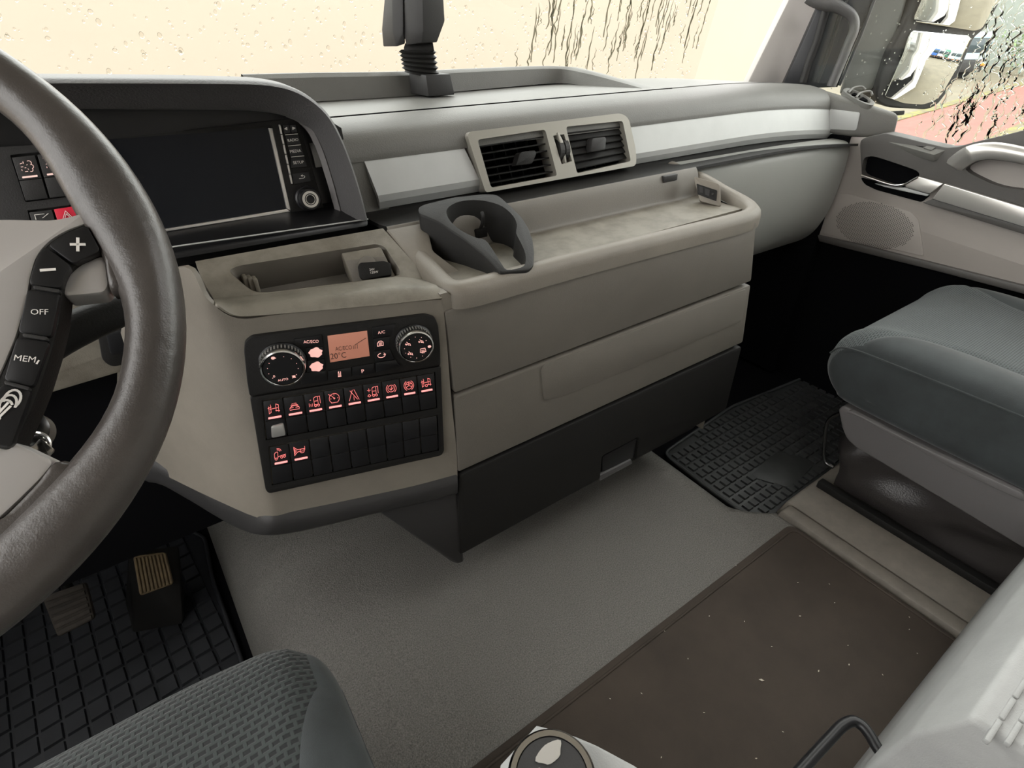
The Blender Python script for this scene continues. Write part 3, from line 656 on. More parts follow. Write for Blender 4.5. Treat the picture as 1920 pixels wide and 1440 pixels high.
TRK = [[(.45, .2), (.45, .85), (.62, .95), (.8, .95), (.8, .2), (.45, .2)], [(.5, .55), (.75, .55)], circ(.55, .12, .1, 8), circ(.82, .12, .1, 8), [(.85, .95), (1, .95)], [(1, .95), (1, .3)]]
ICON = [H_,
 [circ(.5, .05, .45, 6, 20, 160), [(.1, .1), (.9, .1)], [(.15, .3), (.4, .3)], [(.6, .3), (.85, .3)], [(.2, .5), (.8, .5)]],
 TRK+[[(.0, .1), (.0, .4)], [(.14, .1), (.14, .3)], [(.28, .1), (.28, .35)], [(.1, .7), (.2, .7)]],
 [circ(.5, .5, .46, 18, -50, 230), [(.5, .5), (.25, .8)], circ(.5, .5, .06, 6), [(.2, .1), (.8, .1)], [(0, .95), (.15, .85)], [(.15, .5), (.22, .5)], [(.78, .5), (.85, .5)], [(.5, .78), (.5, .86)]],
 [[(.05, .0), (.42, 1)], [(.95, 0), (.58, 1)], [(.2, .95), (.8, .05)], [(.5, 0), (.5, .35)]],
 TRK+[[(.0, .7), (.3, .7)], [(.15, .55), (.15, .85)], [(.0, .15), (.15, .3), (.3, .15), (.15, .05), (0, .15)]],
 [circ(.5, .5, .33, 16), circ(.5, .5, .48, 8, 130, 230), circ(.5, .5, .48, 8, -50, 50), [(.3, .5), (.5, .4), (.7, .55)], [(.45, .3), (.55, .7)]],
 [circ(.5, .5, .36, 16), circ(.5, .5, .5, 8, 120, 240), circ(.5, .5, .5, 8, -60, 60), [(.5, .5), (.5, .85)], [(.5, .5), (.2, .35)], [(.5, .5), (.8, .35)], [(.2, .65), (.8, .65)]],
 H_[:9]+[circ(.5, .2, .12, 8)],
 [[(0, .2), (0, .6), (.12, .75), (.3, .75), (.3, .2), (0, .2)], circ(.12, .12, .1, 8), [(.3, .3), (1, .42)], circ(.62, .2, .1, 8), circ(.88, .24, .1, 8), circ(.3, .75, .2, 6, 10, 100), circ(.3, .75, .32, 6, 10, 100)],
 [[(0, .1), (0, .9)], [(0, .9), (.3, .6), (.95, .6)], [(0, .1), (.3, .4), (.8, .4)], [(.95, .5), (.95, .8)], circ(.7, .42, .2, 10), [(.05, .25), (.05, .75)], [(.12, .35), (.12, .65)], [(.2, .45), (.2, .55)]]]
DESC = ['red chassis icon and a pale guard clip', 'dim red hill icon with lettering', 'red truck and lowering lines icon', 'red gauge icon', 'red crossing lane lines icon', 'red truck with plus icon', 'red bracketed circle icon', 'red bracketed wheel icon', 'red axle icon, rightmost lit one']
def lerp(a, b, t): return (a[0]+(b[0]-a[0])*t, a[1]+(b[1]-a[1])*t)
def rocker(q, label, icon=None, bar=False, clip=False, lab_asr=False, plane=None, cv=None, imat='ired', bmat='ibar', blank=False, base='blkg', h=.004):
    """q: top-left, top-right, bottom-right, bottom-left in picture coordinates on the panel's plane"""
    plane = plane or CQ; cv = cv or (lambda p: cc(p)[0])
    tl, tr_, br_, bl_ = q; g = .03
    t = thing('rocker_switch', label, 'switch', plane.p(*cv(lerp(bl_, br_, .5)), -.004), 'rocker switches on the dashboard')
    def P(u, v, hh): return plane.p(*cv(lerp(lerp(bl_, br_, u), lerp(tl, tr_, u), v)), hh)
    hm = .47
    up = prism('upper_half', [P(g, .985, h-.001), P(1-g, .985, h-.001), P(1-g, hm, h+.0015), P(g, hm, h+.0015)], [P(g, .985, -.005), P(1-g, .985, -.005), P(1-g, hm, -.005), P(g, hm, -.005)], M[base], t, .0006)
    prism('lower_half', [P(g, hm-.01, h+.0012), P(1-g, hm-.01, h+.0012), P(1-g, .015, h), P(g, .015, h)], [P(g, hm-.01, -.005), P(1-g, hm-.01, -.005), P(1-g, .015, -.005), P(g, .015, -.005)], M[base], t, .0006)
    nn = plane.n
    if icon: strokes('icon', icon, P(.22, .62, h+.0012), P(.78, .62, h+.0012), P(.22, .90, h+.0006), .00055, M[imat], up, nn, .0005)
    if bar: plate('indicator_bar', rnd([P(.19, .548, h+.0022), P(.83, .548, h+.0022), P(.83, .508, h+.0024), P(.19, .508, h+.0024)], .0006), nn, .001, M[bmat], t)
    if lab_asr: text('ASR\nESC', 'lettering', P(.38, .74, h+.0016), P(.65, .74, h+.0016), nn, M['ired'], up, hs=.75)
    if clip: plate('guard_clip', rnd([P(.28, .30, h+.004), P(.88, .33, h+.004), P(.92, .02, h+.004), P(.25, .02, h+.004)], .003), nn, .006, M['silver2'], t, .001)
    return t
for i in range(9):
    q = [(r1t[i], ly(r1t[i], R1[0], R1[1])), (r1t[i+1], ly(r1t[i+1], R1[0], R1[1])), (r1b[i+1], ly(r1b[i+1], R1[2], R1[3])), (r1b[i], ly(r1b[i], R1[2], R1[3]))]
    rocker(q, 'upper row rocker switch with '+DESC[i], ICON[i], True, i == 0, i == 1)
ORD = ['third', 'fourth', 'fifth', 'sixth', 'seventh', 'eighth', 'ninth']
for i in range(9):
    q = [(r2t[i], ly(r2t[i], R2[0], R2[1])), (r2t[i+1], ly(r2t[i+1], R2[0], R2[1])), (r2b[i+1], ly(r2b[i+1], R2[2], R2[3])), (r2b[i], ly(r2b[i], R2[2], R2[3]))]
    if i < 2: rocker(q, ['lower row rocker switch with red long truck icon', 'lower row rocker switch with red horn icon'][i], ICON[9+i], True)
    else: rocker(q, 'blank black switch, %s from left in the lower row' % ORD[i-2], blank=True)
# display and keys
dsp = plate('display', cq((716, 208), (1022, 168), (1042, 362), (738, 412), h=.0045), CQ.n, .004, M['lcd'], cl, .0008)
text('AC/ECO', 'lettering', *cq((778, 320), (905, 306), h=.0047), CQ.n, M['lcdk'], dsp, hs=1.5)
text('20°C', 'lettering', *cq((742, 385), (862, 370), h=.0047), CQ.n, M['lcdk'], dsp, hs=1.25)
strokes('symbol', [[(0, 0), (.0, .35)], [(.12, 0), (.12, .4)], [(.3, 0), (.3, .45)], [(.1, .42), (1, 1)]], *cq((918, 305), (1015, 290), (915, 235), h=.0047), .0006, M['lcdk'], dsp, CQ.n)
def key(q, name='button'): return plate(name, rnd(cq(*q, h=.0048), .0008), CQ.n, .003, M['blkg'], cl, .0005)
b = key([(455, 232), (672, 198), (680, 284), (550, 296)]); text('AC/ECO', 'lettering', *cq((532, 262), (648, 256), h=.005), CQ.n, M['ipink'], b, hs=1.2)
for q, blob in (([(545, 300), (682, 290), (690, 380), (570, 396)], (625, 335)), ([(560, 400), (690, 384), (700, 465), (560, 490)], (632, 443))):
    b = key(q); o_ = cq(blob, h=.0052)[0]
    ptsb = [o_ + CQ.u*.0082*math.cos(a)*(1+.12*math.sin(a*7)) + CQ.v*.0072*math.sin(a)*(1+.10*math.cos(a*5)) for a in np.linspace(0, 2*math.pi, 28, endpoint=False)]
    plate('worn_symbol', ptsb, CQ.n, .001, M['ipink'], b)
key([(500, 500), (705, 470), (712, 552), (515, 580)])
b = key([(722, 478), (900, 446), (905, 520), (725, 552)]); strokes('symbol', [[(.2, 0), (.2, .9)], [(.5, 0), (.5, .6)], [(.8, 0), (.8, .9)], [(.1, .0), (.9, .0)], [(.35, .7), (.35, 1)]], *cq((795, 520), (825, 515), (792, 480), h=.005), .0007, M['ipink'], b, CQ.n)
b = key([(905, 445), (1075, 418), (1080, 492), (908, 518)]); text('P', 'lettering', *cq((980, 490), (1000, 487), h=.005), CQ.n, M['ipink'], b)
b = key([(1060, 140), (1245, 114), (1215, 200), (1068, 218)]); text('A/C', 'lettering', *cq((1105, 190), (1160, 182), h=.005), CQ.n, M['ipink'], b)
b = key([(1070, 228), (1200, 210), (1195, 300), (1078, 318)]); strokes('symbol', [[(0, 0), (1, 0), (1, .7), (.7, 1), (.3, 1), (0, .6), (0, 0)], [(.3, .2), (.3, .7)], [(.5, .2), (.5, .7)], [(.7, .2), (.7, .7)]], *cq((1102, 284), (1146, 278), (1100, 248), h=.005), .0007, M['ipink'], b, CQ.n)
b = key([(1078, 326), (1198, 308), (1230, 385), (1085, 405)]); strokes('symbol', [circ(.45, .5, .45, 14, 100, 380), [(.75, .9), (.95, .6), (.7, .55)]], *cq((1105, 378), (1168, 368), (1103, 340), h=.005), .0007, M['ipink'], b, CQ.n)
key([(1088, 412), (1240, 390), (1278, 440), (1090, 490)])
def bigknob(face, rpx, dots, marks, h=.022):
    fc = cq(face, h=h)[0]; base = fc - CQ.n*(h-.003); r = rpx
    k = lathe('knob', base, CQ.n, [(0, 0), (r*1.06, 0), (r*1.06, .002), (r*.98, .004), (r*.97, h-.008), (r*.94, h-.005), (0, h-.005)], M['blkg'], cl, n=48)
    lathe('silver_ring', base, CQ.n, [(r*.99, h-.010), (r*1.0, h-.006), (r*.97, h-.0035), (r*.90, h-.003), (r*.86, h-.005), (r*.99, h-.010)], M['chrome'], k, n=48, caps=False)
    bm = bmesh.new()
    for j in range(40):
        a = 2*math.pi*j/40; d = CQ.u*math.cos(a)+CQ.v*math.sin(a); s = -CQ.u*math.sin(a)+CQ.v*math.cos(a)
        c0 = base+d*r*.985+CQ.n*.004; w_ = r*.035
        P_ = [c0-s*w_, c0+s*w_, c0+s*w_+CQ.n*(h-.015), c0-s*w_+CQ.n*(h-.015)]; Q_ = [p+d*.0007 for p in P_]
        a_ = [bm.verts.new(p) for p in P_]; b_ = [bm.verts.new(p) for p in Q_]
        bm.faces.new(b_)
        for q in range(4): bm.faces.new((a_[q], a_[(q+1) % 4], b_[(q+1) % 4], b_[q]))
    finish(bm, 'grip_ribs', M['silver2'], k, 0)
    dial = lathe('dial_face', base+CQ.n*(h-.005), CQ.n, [(0, 0), (r*.84, 0), (r*.84, .0012), (0, .0012)], M['blkg'], k, n=40)
    top = base+CQ.n*(h-.0036)
    bm = bmesh.new()
    for ang in dots:
        c0 = top+(CQ.u*math.cos(math.radians(ang))+CQ.v*math.sin(math.radians(ang)))*r*.66
        bm.faces.new([bm.verts.new(c0+CQ.n*.0003+(CQ.u*math.cos(a)+CQ.v*math.sin(a))*.00055) for a in np.linspace(0, 2*math.pi, 8, endpoint=False)])
    finish(bm, 'scale_dots', M['ipink'], k, 0)
    for name, kind, dat in marks:
        if kind == 't': text(dat[0], name, top+CQ.u*r*dat[1]+CQ.v*r*dat[2], top+CQ.u*r*dat[3]+CQ.v*r*dat[2], CQ.n, M['ipink'], k)
        elif kind == 's':
            o_ = top+CQ.u*r*dat[1]+CQ.v*r*dat[2]; s_ = r*dat[3]
            strokes(name, dat[0], o_, o_+CQ.u*s_, o_+CQ.v*s_, .0006, M['ipink'], k, CQ.n)
        else:
            o_ = top+CQ.u*r*dat[0]+CQ.v*r*dat[1]
            plate(name, [o_+CQ.n*.0006+CQ.u*.0024*math.cos(a)+CQ.v*.0019*math.sin(a) for a in np.linspace(0, 2*math.pi, 12, endpoint=False)], CQ.n, .0006, M['ipink'], k)
MANI = [[(.2, .8), (.35, .6)], [(.35, .6), (.6, .5), (.65, .2)], [(.35, .6), (.35, .35), (.6, .3)], [(0, .5), (.25, .45)], [(.1, .6), (.1, .35)]]
bigknob((373, 462), .0272, [105, 75, 45, 15, -10, 140, 165, 190, 215, -40], [('lettering', 't', ('AUTO', -.36, -.62, .10)), ('lettering', 't', ('0', -.50, -.36, -.42)), ('fan_symbol', 's', ([[(.2, .2), (.8, .8)], [(.2, .8), (.8, .2)], [(.2, .5), (.8, .5)], [(.5, .2), (.5, .8)]], .26, -.62, .22)), ('pointer', 'p', (-.28, .66))])
bigknob((1403, 296), .0248, [90, 60, 30, 120, 150, 175, 200, 235, 265, 295], [('air_symbol', 's', (MANI, -.58, .10, .42)), ('air_symbol', 's', (MANI, .14, .12, .42)), ('air_symbol', 's', (MANI, -.52, -.52, .42)), ('screen_symbol', 's', ([[(0, .2), (.1, .9), (.9, .9), (1, .2), (0, .2)], [(.3, 0), (.3, .6)], [(.5, 0), (.5, .6)], [(.7, 0), (.7, .6)]], .18, -.42, .32)), ('pointer', 'p', (.72, -.08))])
# ================================================================== switches beside the cluster
lc = crop(0, 260, 6.545); LPn = ME.off(.012)
lp = thing('cluster_switch_panel', 'dark switch panel left of the media unit, behind the wheel', 'panel', LPn.p(90, 420))
fr = plate('frame', rnd(LPn.pts(lc((-400, 120), (600, 60), (1060, 420), (1180, 900), (1250, 1300), (-300, 1400))), .008), ME.n, .018, M['dk'], lp, .002)
cut(fr, cutter(rnd(LPn.pts(lc((120, 200), (440, 165), (745, 140), (905, 705), (310, 780))), .002), ME.n, .008), cutter(LPn.pts(lc((335, 880), (930, 805), (1060, 1250), (450, 1320))), ME.n, .008))
SMOKE = [circ(.75, .75, .18, 6, -60, 120), circ(.85, .45, .16, 6, -80, 90), circ(.75, .2, .15, 6, -120, 40), [(.1, .2), (.1, .3)], [(.1, .5), (.25, .5)], [(.1, .75), (.3, .8)], [(.35, .9), (.35, .75)], [(.35, .4), (.45, .4)], [(.3, .1), (.5, .1)], [(.55, .6), (.6, .65)], [(.55, .3), (.6, .25)]]
M['ipale'] = mat('lit_pale', (.75, .55, .5), .5, emis=((1, .62, .55), .25))
lcv = lambda p: lc(p)[0]
for q, lab, ic_ in (([(135, 225), (432, 192), (598, 738), (308, 772)], 'rocker switch with exhaust smoke icon beside the cluster', SMOKE), ([(445, 190), (740, 158), (890, 702), (607, 736)], 'rocker switch with struck-through smoke icon beside the cluster', SMOKE+[[(0, 1), (1, 0)]])):
    rocker(q, lab, ic_, True, plane=LPn, cv=lcv, imat='ipale', bmat='ipale', base='dk')
rocker([(348, 900), (638, 866), (780, 1290), (470, 1320)], 'grey rocker switch left of the red hazard switch', [[(0, .5), (0, 1), (.7, 1)], [(.5, .6), (1, 1)]], plane=LPn, cv=lcv, imat='white', base='dk')
rocker([(650, 862), (925, 820), (1060, 1255), (790, 1290)], 'red hazard warning switch with white triangle', [[(0, 0), (1, 0), (.5, 1), (0, 0)], [(.25, .2), (.75, .2), (.5, .7), (.25, .2)]], plane=LPn, cv=lcv, imat='white', base='red')
# ================================================================== central air vent
AV = thing('air_vent', 'double air vent in a pale bronze frame with black louvres', 'air vent', (.7, .85, .74))
VP_ = PL((.70, .853, .79), V(0, -.97, .25))
vc = crop(860, 200, 5.333)
fro = rnd(VP_.pts(vc((88, 290), (110, 250), (1620, 64), (1700, 110), (1770, 420), (1780, 590), (270, 860), (245, 780)), .004), .012)
frm = plate('frame', fro, VP_.n, .035, M['vent'], AV, 0)
hl = rnd(VP_.pts(vc((188, 330), (865, 228), (985, 690), (325, 812)), .004), .006); hr = rnd(VP_.pts(vc((1072, 200), (1640, 142), (1722, 545), (1185, 668)), .004), .006)
hm_ = VP_.pts(vc((945, 290), (1055, 275), (1135, 545), (1030, 575)), .004)
cut(frm, cutter(hl, VP_.n, .06), cutter(hr, VP_.n, .06), cutter(hm_, VP_.n, .06))
plate('vent_back', VP_.pts(vc((150, 280), (1700, 90), (1760, 620), (270, 850)), -.045), VP_.n, .004, M['void'], AV)
for k in range(6):   # horizontal louvres, left then right
    v = .13+k*.152
    for (a, b, c_, d) in (((190, 330), (862, 230), (985, 690), (325, 812)), ((1075, 200), (1640, 142), (1722, 545), (1188, 668))):
        f0 = lerp(a, d, v); f1 = lerp(b, c_, v)
        A, B_ = VP_.p(*vc(f0)[0], -.006), VP_.p(*vc(f1)[0], -.006)
        dn = V(0, .03, -.006) if a[0] < 800 else V(0, .022, .020)
        prism('louvre', [A, B_, B_+dn, A+dn], [A-V(0, 0, .0028), B_-V(0, 0, .0028), B_+dn-V(0, 0, .0018), A+dn-V(0, 0, .0018)], M['blk'], AV, .0007)
for (a, b, c_, d) in (((190, 330), (862, 230), (985, 690), (325, 812)), ((1075, 200), (1640, 142), (1722, 545), (1188, 668))):
    for k in range(5):
        u_ = (k+.9)/5.6; t0, t1 = VP_.p(*vc(lerp(a, b, u_))[0], -.034), VP_.p(*vc(lerp(d, c_, u_))[0], -.034)
        prism('vane', [t0, t0+V(.002, 0, 0), t1+V(.002, 0, 0), t1], [t0+V(0, .01, 0), t0+V(.002, .01, 0), t1+V(.002, .01, 0), t1+V(0, .01, 0)], M['blk'], AV)
plate('vent_tab', rnd(VP_.pts(vc((575, 590), (612, 465), (640, 450), (765, 435), (780, 470), (735, 570)), .008), .003), VP_.n, .016, M['blk'], AV, .002)
plate('vent_tab', rnd(VP_.pts(vc((1325, 455), (1332, 330), (1350, 312), (1465, 300), (1478, 320), (1468, 432)), .008), .003), VP_.n, .016, M['dk'], AV, .002)
for q in (((950, 300), (1000, 290), (1075, 560), (1032, 572)), ((1005, 290), (1052, 282), (1130, 548), (1082, 558))):
    mid = [VP_.p(*p) for p in vc(*q)]; w0 = np.linalg.norm(mid[1]-mid[0])*.85; hh = np.linalg.norm(mid[3]-mid[0])*.42
    lathe('thumb_wheel', sum(mid)/4-VP_.n*.012-V(w0/2, 0, 0), V(1, 0, 0), [(0, 0), (hh, 0), (hh, w0), (0, w0)], M['dk'], AV, n=24, smooth=0)
plate('wheel_rib', rnd(VP_.pts(vc((985, 262), (1000, 255), (1045, 340), (1082, 560), (1068, 572), (1050, 480)), .006), .002), VP_.n, .02, M['vent'], AV, .001)
# corner vent on the right pod
RV = thing('corner_vent', 'oval grey corner vent with fins on the right dashboard end', 'air vent', PV.p(1611, 185))
rim = cr(PV.pts([(1581, 168), (1590, 165), (1606, 170), (1625, 180), (1639, 191), (1636, 197), (1622, 194), (1603, 185), (1587, 175)], .004), 4, True)
cenr = sum(rim)/len(rim); bm = bm_grid([[p-PV.n*.012 for p in rim], rim, [p+(cenr-p)*.16+PV.n*.001 for p in rim], [p+(cenr-p)*.24-PV.n*.001 for p in rim], [p+(cenr-p)*.26-PV.n*.008 for p in rim]], closed_u=True)
bm.faces.new(list(bm.verts)[-len(rim):]); finish(bm, 'rim', M['pad'], RV, 50)
for q in ([(1590, 175), (1598, 169), (1612, 168), (1621, 171), (1618, 176)], [(1604, 184), (1612, 178), (1628, 177), (1634, 181), (1628, 186)]):
    P_ = PV.pts(q, .004); P2 = [p+PV.n*.006 for p in P_]
    tube('fin', [P_[0]+PV.n*.002, P_[1]+PV.n*.006, P_[2]+PV.n*.008, P_[3]+PV.n*.004], .0028, M['pad'], RV, n=8)
    plate('slot', rnd(PV.pts([(q[0][0]+6, q[0][1]+2), (q[1][0]+5, q[1][1]+4), (q[3][0]-3, q[3][1]+2), (q[4][0]-2, q[4][1]+3)], .0005), .002), PV.n, .004, M['void'], RV)
# ================================================================== cup holder
CH = thing('cup_holder', 'black cup holder with open front slot beside the shelf', 'cup holder', (.42, .66, .70))
hc = crop(760, 340, 6.4)
TPn = PL((.42, .78, .768), V(0, -.34, .94))
out_ = hc((150, 310), (230, 270), (560, 190), (930, 148), (1060, 150), (1130, 175), (1250, 280), (1400, 430), (1480, 560), (1530, 700), (1548, 840), (1540, 1010), (1480, 1060), (1180, 1090), (1130, 1085), (1060, 1000), (940, 880), (700, 690), (400, 490), (160, 390))
T_ = rnd(TPn.pts(out_), .006, 3)
def down(p):
    k = np.clip((.80-p[1])/.22, 0, 1); return V(p[0]*.97+.42*.03, p[1]*.97+.68*.03+.004, max(.680, p[2]-.082+.040*k))
Bs = [down(p) for p in T_]
bm = bm_prism(T_, Bs); bm.normal_update()
fr_ = max(bm.faces, key=lambda f: f.normal.z*f.calc_area())
bmesh.ops.bevel(bm, geom=list(fr_.edges), offset=.004, segments=3, profile=.5, affect='EDGES', clamp_overlap=True)
M['cup'] = mat('cup_holder_plastic', (.021, .0205, .020), .5, bump=GRAIN, spec=.22)
ch = finish(bm, 'body', M['cup'], CH, 40)
holep = cr(TPn.pts(hc((465, 350), (500, 275), (620, 215), (800, 195), (980, 215), (1150, 275), (1280, 390), (1328, 500), (1320, 600), (1380, 720), (1440, 860), (1445, 980), (1390, 1035), (1220, 1062), (1150, 990), (1050, 830), (940, 685), (830, 655), (650, 570), (520, 460))), 3, True)
bottom = []
for p in holep:
    bottom.append(V(p[0]*.93+.42*.07, p[1]*.93+.69*.07, max(.688, p[2]-.075)))
bm = bm_prism([p+TPn.n*.02 for p in holep], bottom); me = bpy.data.meshes.new('c'); bm.to_mesh(me); bm.free(); co_ = bpy.data.objects.new('c', me); COL.objects.link(co_)
cut(ch, co_)
cenb = sum(bottom)/len(bottom)
M['cupfloor'] = mat('dusty_cup_floor', (.16, .145, .12), .6, var=(60, 0, (.10, .06, .035)))
plate('floor_pad', [p+V(0, 0, .0012)+(cenb-p)*.03 for p in bottom], ZZ, .002, M['cupfloor'], CH)
tg = TPn.p(*hc((935, 450))[0], -.02)
tube('spring_tab', [tg+V(0, .012, -.022), tg+V(0, .004, -.01), tg+V(-.001, -.001, .004), tg+V(0, .004, .010)], .003, M['dk'], CH, n=8)
box('spring_block', tuple(tg+V(-.012, .006, -.034)), tuple(tg+V(.012, .020, -.018)), M['blk'], CH, .002)
# ================================================================== device on top of the dash
DV = thing('dashboard_device', 'dark angular device on a ribbed bellows foot on the dashboard', 'device', zp(800, 178, .868))
dc = crop(660, 0, 7.2)
fA, fB, fC, fD = [zp(*q, .869) for q in dc((790, 1265), (1035, 1305), (1392, 1280), (1150, 1240))]
ctr = (fA+fC)/2; hgt_ = .040
tops = [ctr+(p-ctr)*.92+V(-.004, 0, hgt_) for p in (fA, fB, fC, fD)]
prism('foot', [fA, fB, fC, fD], tops, M['dk'], DV, .003)
tc_ = sum(tops)/4; dd = pr_d = np.dot(tc_-CAM, FW)
DPL = PL(tc_, V(-hd[0], -hd[1], 0), RT)
rings = []
for k in range(12):
    yy = 1010-k*31; cx = 935-k*5 if k else 960
    c0 = DPL.p(*dc((cx, yy))[0]); rad = (.0395 if k % 2 == 0 else .0335)
    tl = V(-RT[0], -RT[1], 0)*0
    rings.append([c0 + RT*rad*math.cos(a) + hd*rad*.72*math.sin(a) + ZZ*(-.006*math.cos(a)*(1-k/11)) for a in np.linspace(0, 2*math.pi, 28, endpoint=False)])
grid('bellows', rings, M['blk'], DV, closed_u=True, caps=True, smooth=25)
def dpt(a, b, h=0): return DPL.p(*dc((a, b))[0], h)
lowR = [dpt(720, 590, .03), dpt(960, 575, .045), dpt(1130, 575, .015), dpt(1130, 575, -.04), dpt(720, 590, -.04)]
hull('arm_head', [dpt(705, 480, .03), dpt(780, 400, .04), dpt(960, 430, .055), dpt(1250, 285, .005), dpt(1250, 285, -.04), dpt(705, 480, -.04), dpt(735, 610, .028), dpt(940, 580, .045), dpt(1145, 570, .01), dpt(1145, 570, -.04), dpt(735, 600, -.04), dpt(945, -50, .05), dpt(705, -50, .035), dpt(1225, -50, .005), dpt(1225, -50, -.04), dpt(705, -50, -.04), dpt(940, -900, .05), dpt(705, -900, .03), dpt(1180, -900, 0), dpt(1180, -900, -.04), dpt(705, -900, -.04)], M['dk'], DV, .002, 2, 20)
hull('arm_shell', [dpt(405, 400, -.01), dpt(425, 628, -.015), dpt(600, 628, .022), dpt(715, 590, .026), dpt(550, 440, .026), dpt(690, 440, .036), dpt(465, -50, 0), dpt(540, -50, .024), dpt(690, -50, .036), dpt(405, 400, -.05), dpt(425, 628, -.05), dpt(715, 590, -.05), dpt(465, -50, -.05), dpt(700, -50, -.05), dpt(520, -900, 0), dpt(690, -900, .03), dpt(520, -900, -.05), dpt(690, -900, -.05)], M['dk'], DV, .002, 2, 20)
hull('arm_neck', [dpt(700, 640, .02), dpt(1100, 640, .01), dpt(700, 690, .025), dpt(1110, 690, .015), dpt(700, 690, -.03), dpt(1110, 690, -.03), dpt(720, 580, .02), dpt(1090, 560, .01), dpt(720, 580, -.03), dpt(1090, 560, -.03)], M['blk'], DV, .002)
# ================================================================== steering wheel
WC = V(-.219, .451, .872); wtl = math.radians(48.9)
WX = V(1, 0, 0); WY = V(0, math.cos(wtl), math.sin(wtl)); WN = np.cross(WX, WY)
WP = PL(WC, WN, WX)
SW = thing('steering_wheel', 'worn black leather steering wheel with silver spokes and buttons', 'steering wheel', WC-WN*.06)
rows = []
for a in np.linspace(0, 2*math.pi, 128, endpoint=False):
    d = WX*math.cos(a)+WY*math.sin(a); c0 = WC+d*.212
    fl = max(0, 1-abs((math.degrees(a)+180) % 360-180-8)/26)
    fl2 = max(0, 1-abs((math.degrees(a)+180) % 360-180+58)/30)
    f_ = max(fl, fl2); f_ = f_*f_*(3-2*f_)
    rows.append([c0+d*math.cos(q)*(.0178+(.010*f_ if math.cos(q) < 0 else 0))+WN*math.sin(q)*.0182 for q in np.linspace(0, 2*math.pi, 24, endpoint=False)])
grid('rim', rows, M['leather'], SW, closed_u=True, closed_v=True, smooth=80)
M['spoke'] = mat('silver_spoke', (.56, .54, .53), .34, metal=.45)
def wpl(name, q, h, d, m, r=.004, bev=.0015, par=None): return plate(name, rnd(WP.pts(q, h), r), WN, d, m, par or SW, bev)
# leather flares joining rim and spokes
def flare(q, h):
    P_ = cr(WP.pts(q, h), 3, True); c0 = sum(P_)/len(P_)
    bm = bm_grid([[p+(c0-p)*.02-WN*.018 for p in P_], [p-WN*.010 for p in P_], [p+(c0-p)*.03-WN*.004 for p in P_], [p+(c0-p)*.10-WN*.0005 for p in P_], [p+(c0-p)*.3 for p in P_]], closed_u=True)
    bm.faces.new(list(bm.verts)[-len(P_):]); return finish(bm, 'leather_flare', M['leather'], SW, 70)
flare([(150, 330), (185, 362), (178, 392), (160, 400), (190, 468), (203, 540), (225, 545), (245, 560), (262, 590), (300, 560), (300, 470), (270, 400), (215, 330)], .008)
flare([(215, 800), (180, 848), (138, 865), (100, 864), (70, 900), (30, 942), (-5, 975), (-60, 1010), (-60, 1130), (30, 1110), (130, 1020), (215, 910), (255, 830)], .008)
wpl('spoke_panel', [(-420, 430), (0, 410), (100, 412), (140, 403), (158, 396), (167, 417), (120, 434), (88, 455), (67, 482), (56, 525), (46, 580), (30, 632), (5, 690), (-30, 770), (-420, 800)], .006, .02, M['spoke'], .008, .003)
wpl('spoke_panel', [(196, 475), (204, 534), (196, 548), (120, 556), (114, 540), (126, 517), (146, 497)], .002, .02, M['spoke'], .006, .003)
wpl('spoke_panel', [(25, 828), (103, 865), (78, 896), (32, 941), (-5, 975), (-90, 1030), (-300, 980), (-200, 880), (-40, 812)], .004, .02, M['spoke'], .004, .002)
wpl('button_base', [(164, 417), (193, 472), (148, 494), (124, 516), (118, 545), (112, 600), (97, 660), (78, 720), (58, 770), (30, 830), (16, 846), (-20, 838), (-60, 780), (-20, 735), (5, 688), (32, 630), (48, 578), (58, 520), (69, 480), (90, 455), (122, 434)], .005, .022, M['blk'], .004, .002)
btn = [('+', [(163, 421), (189, 470), (137, 495), (88, 459), (122, 437)]), ('-', [(85, 461), (134, 498), (121, 520), (115, 541), (53, 533), (60, 505), (69, 480)]), ('OFF', [(51, 541), (113, 549), (96, 632), (33, 624)]), ('MEM,', [(31, 631), (93, 640), (62, 726), (6, 713)]), ('w', [(4, 719), (59, 732), (20, 840), (-50, 828), (-25, 760)])]
for tx, q in btn:
    b = wpl('button', q, .009, .006, M['blkg'], .003, .001)
    n_ = WN
    def wp_(x, y): return WP.p(x, y, .0094)
    if tx == '+': strokes('lettering', [[(0, .5), (1, .5)], [(.5, 0), (.5, 1)]], wp_(133, 470), wp_(159, 470), wp_(133, 447), .0017, M['white'], b, n_)
    elif tx == '-': strokes('lettering', [[(0, .5), (1, .5)]], wp_(77, 514), wp_(103, 512), wp_(77, 500), .0017, M['white'], b, n_)
    elif tx == 'OFF': text('OFF', 'lettering', wp_(58, 590), wp_(91, 590), n_, M['white'], b)
    elif tx == 'MEM,': text('MEM', 'lettering', wp_(26, 676), wp_(66, 680), n_, M['white'], b); strokes('mark', [[(0, 0), (1, 1)]], wp_(69, 682), wp_(73, 682), wp_(69, 676), .0008, M['white'], b, n_)
    else: strokes('symbol', [circ(.35, .35, .33, 14, 20, 250), circ(.5, .5, .33, 14, -30, 200), circ(.65, .65, .33, 14, -60, 180), [(.1, .2), (.5, .55)], [(.2, .1), (.6, .4)]], wp_(-12, 790), wp_(38, 778), wp_(-8, 738), .0012, M['white'], b, n_)
for a, b in (((62, 537), (112, 545)), ((42, 627), (88, 634)), ((8, 716), (54, 728))):
    wpl('button_ridge', [(a[0], a[1]-3), (b[0], b[1]-3), (b[0], b[1]+4), (a[0], a[1]+4)], .0105, .005, M['dk'], .001, .0008)
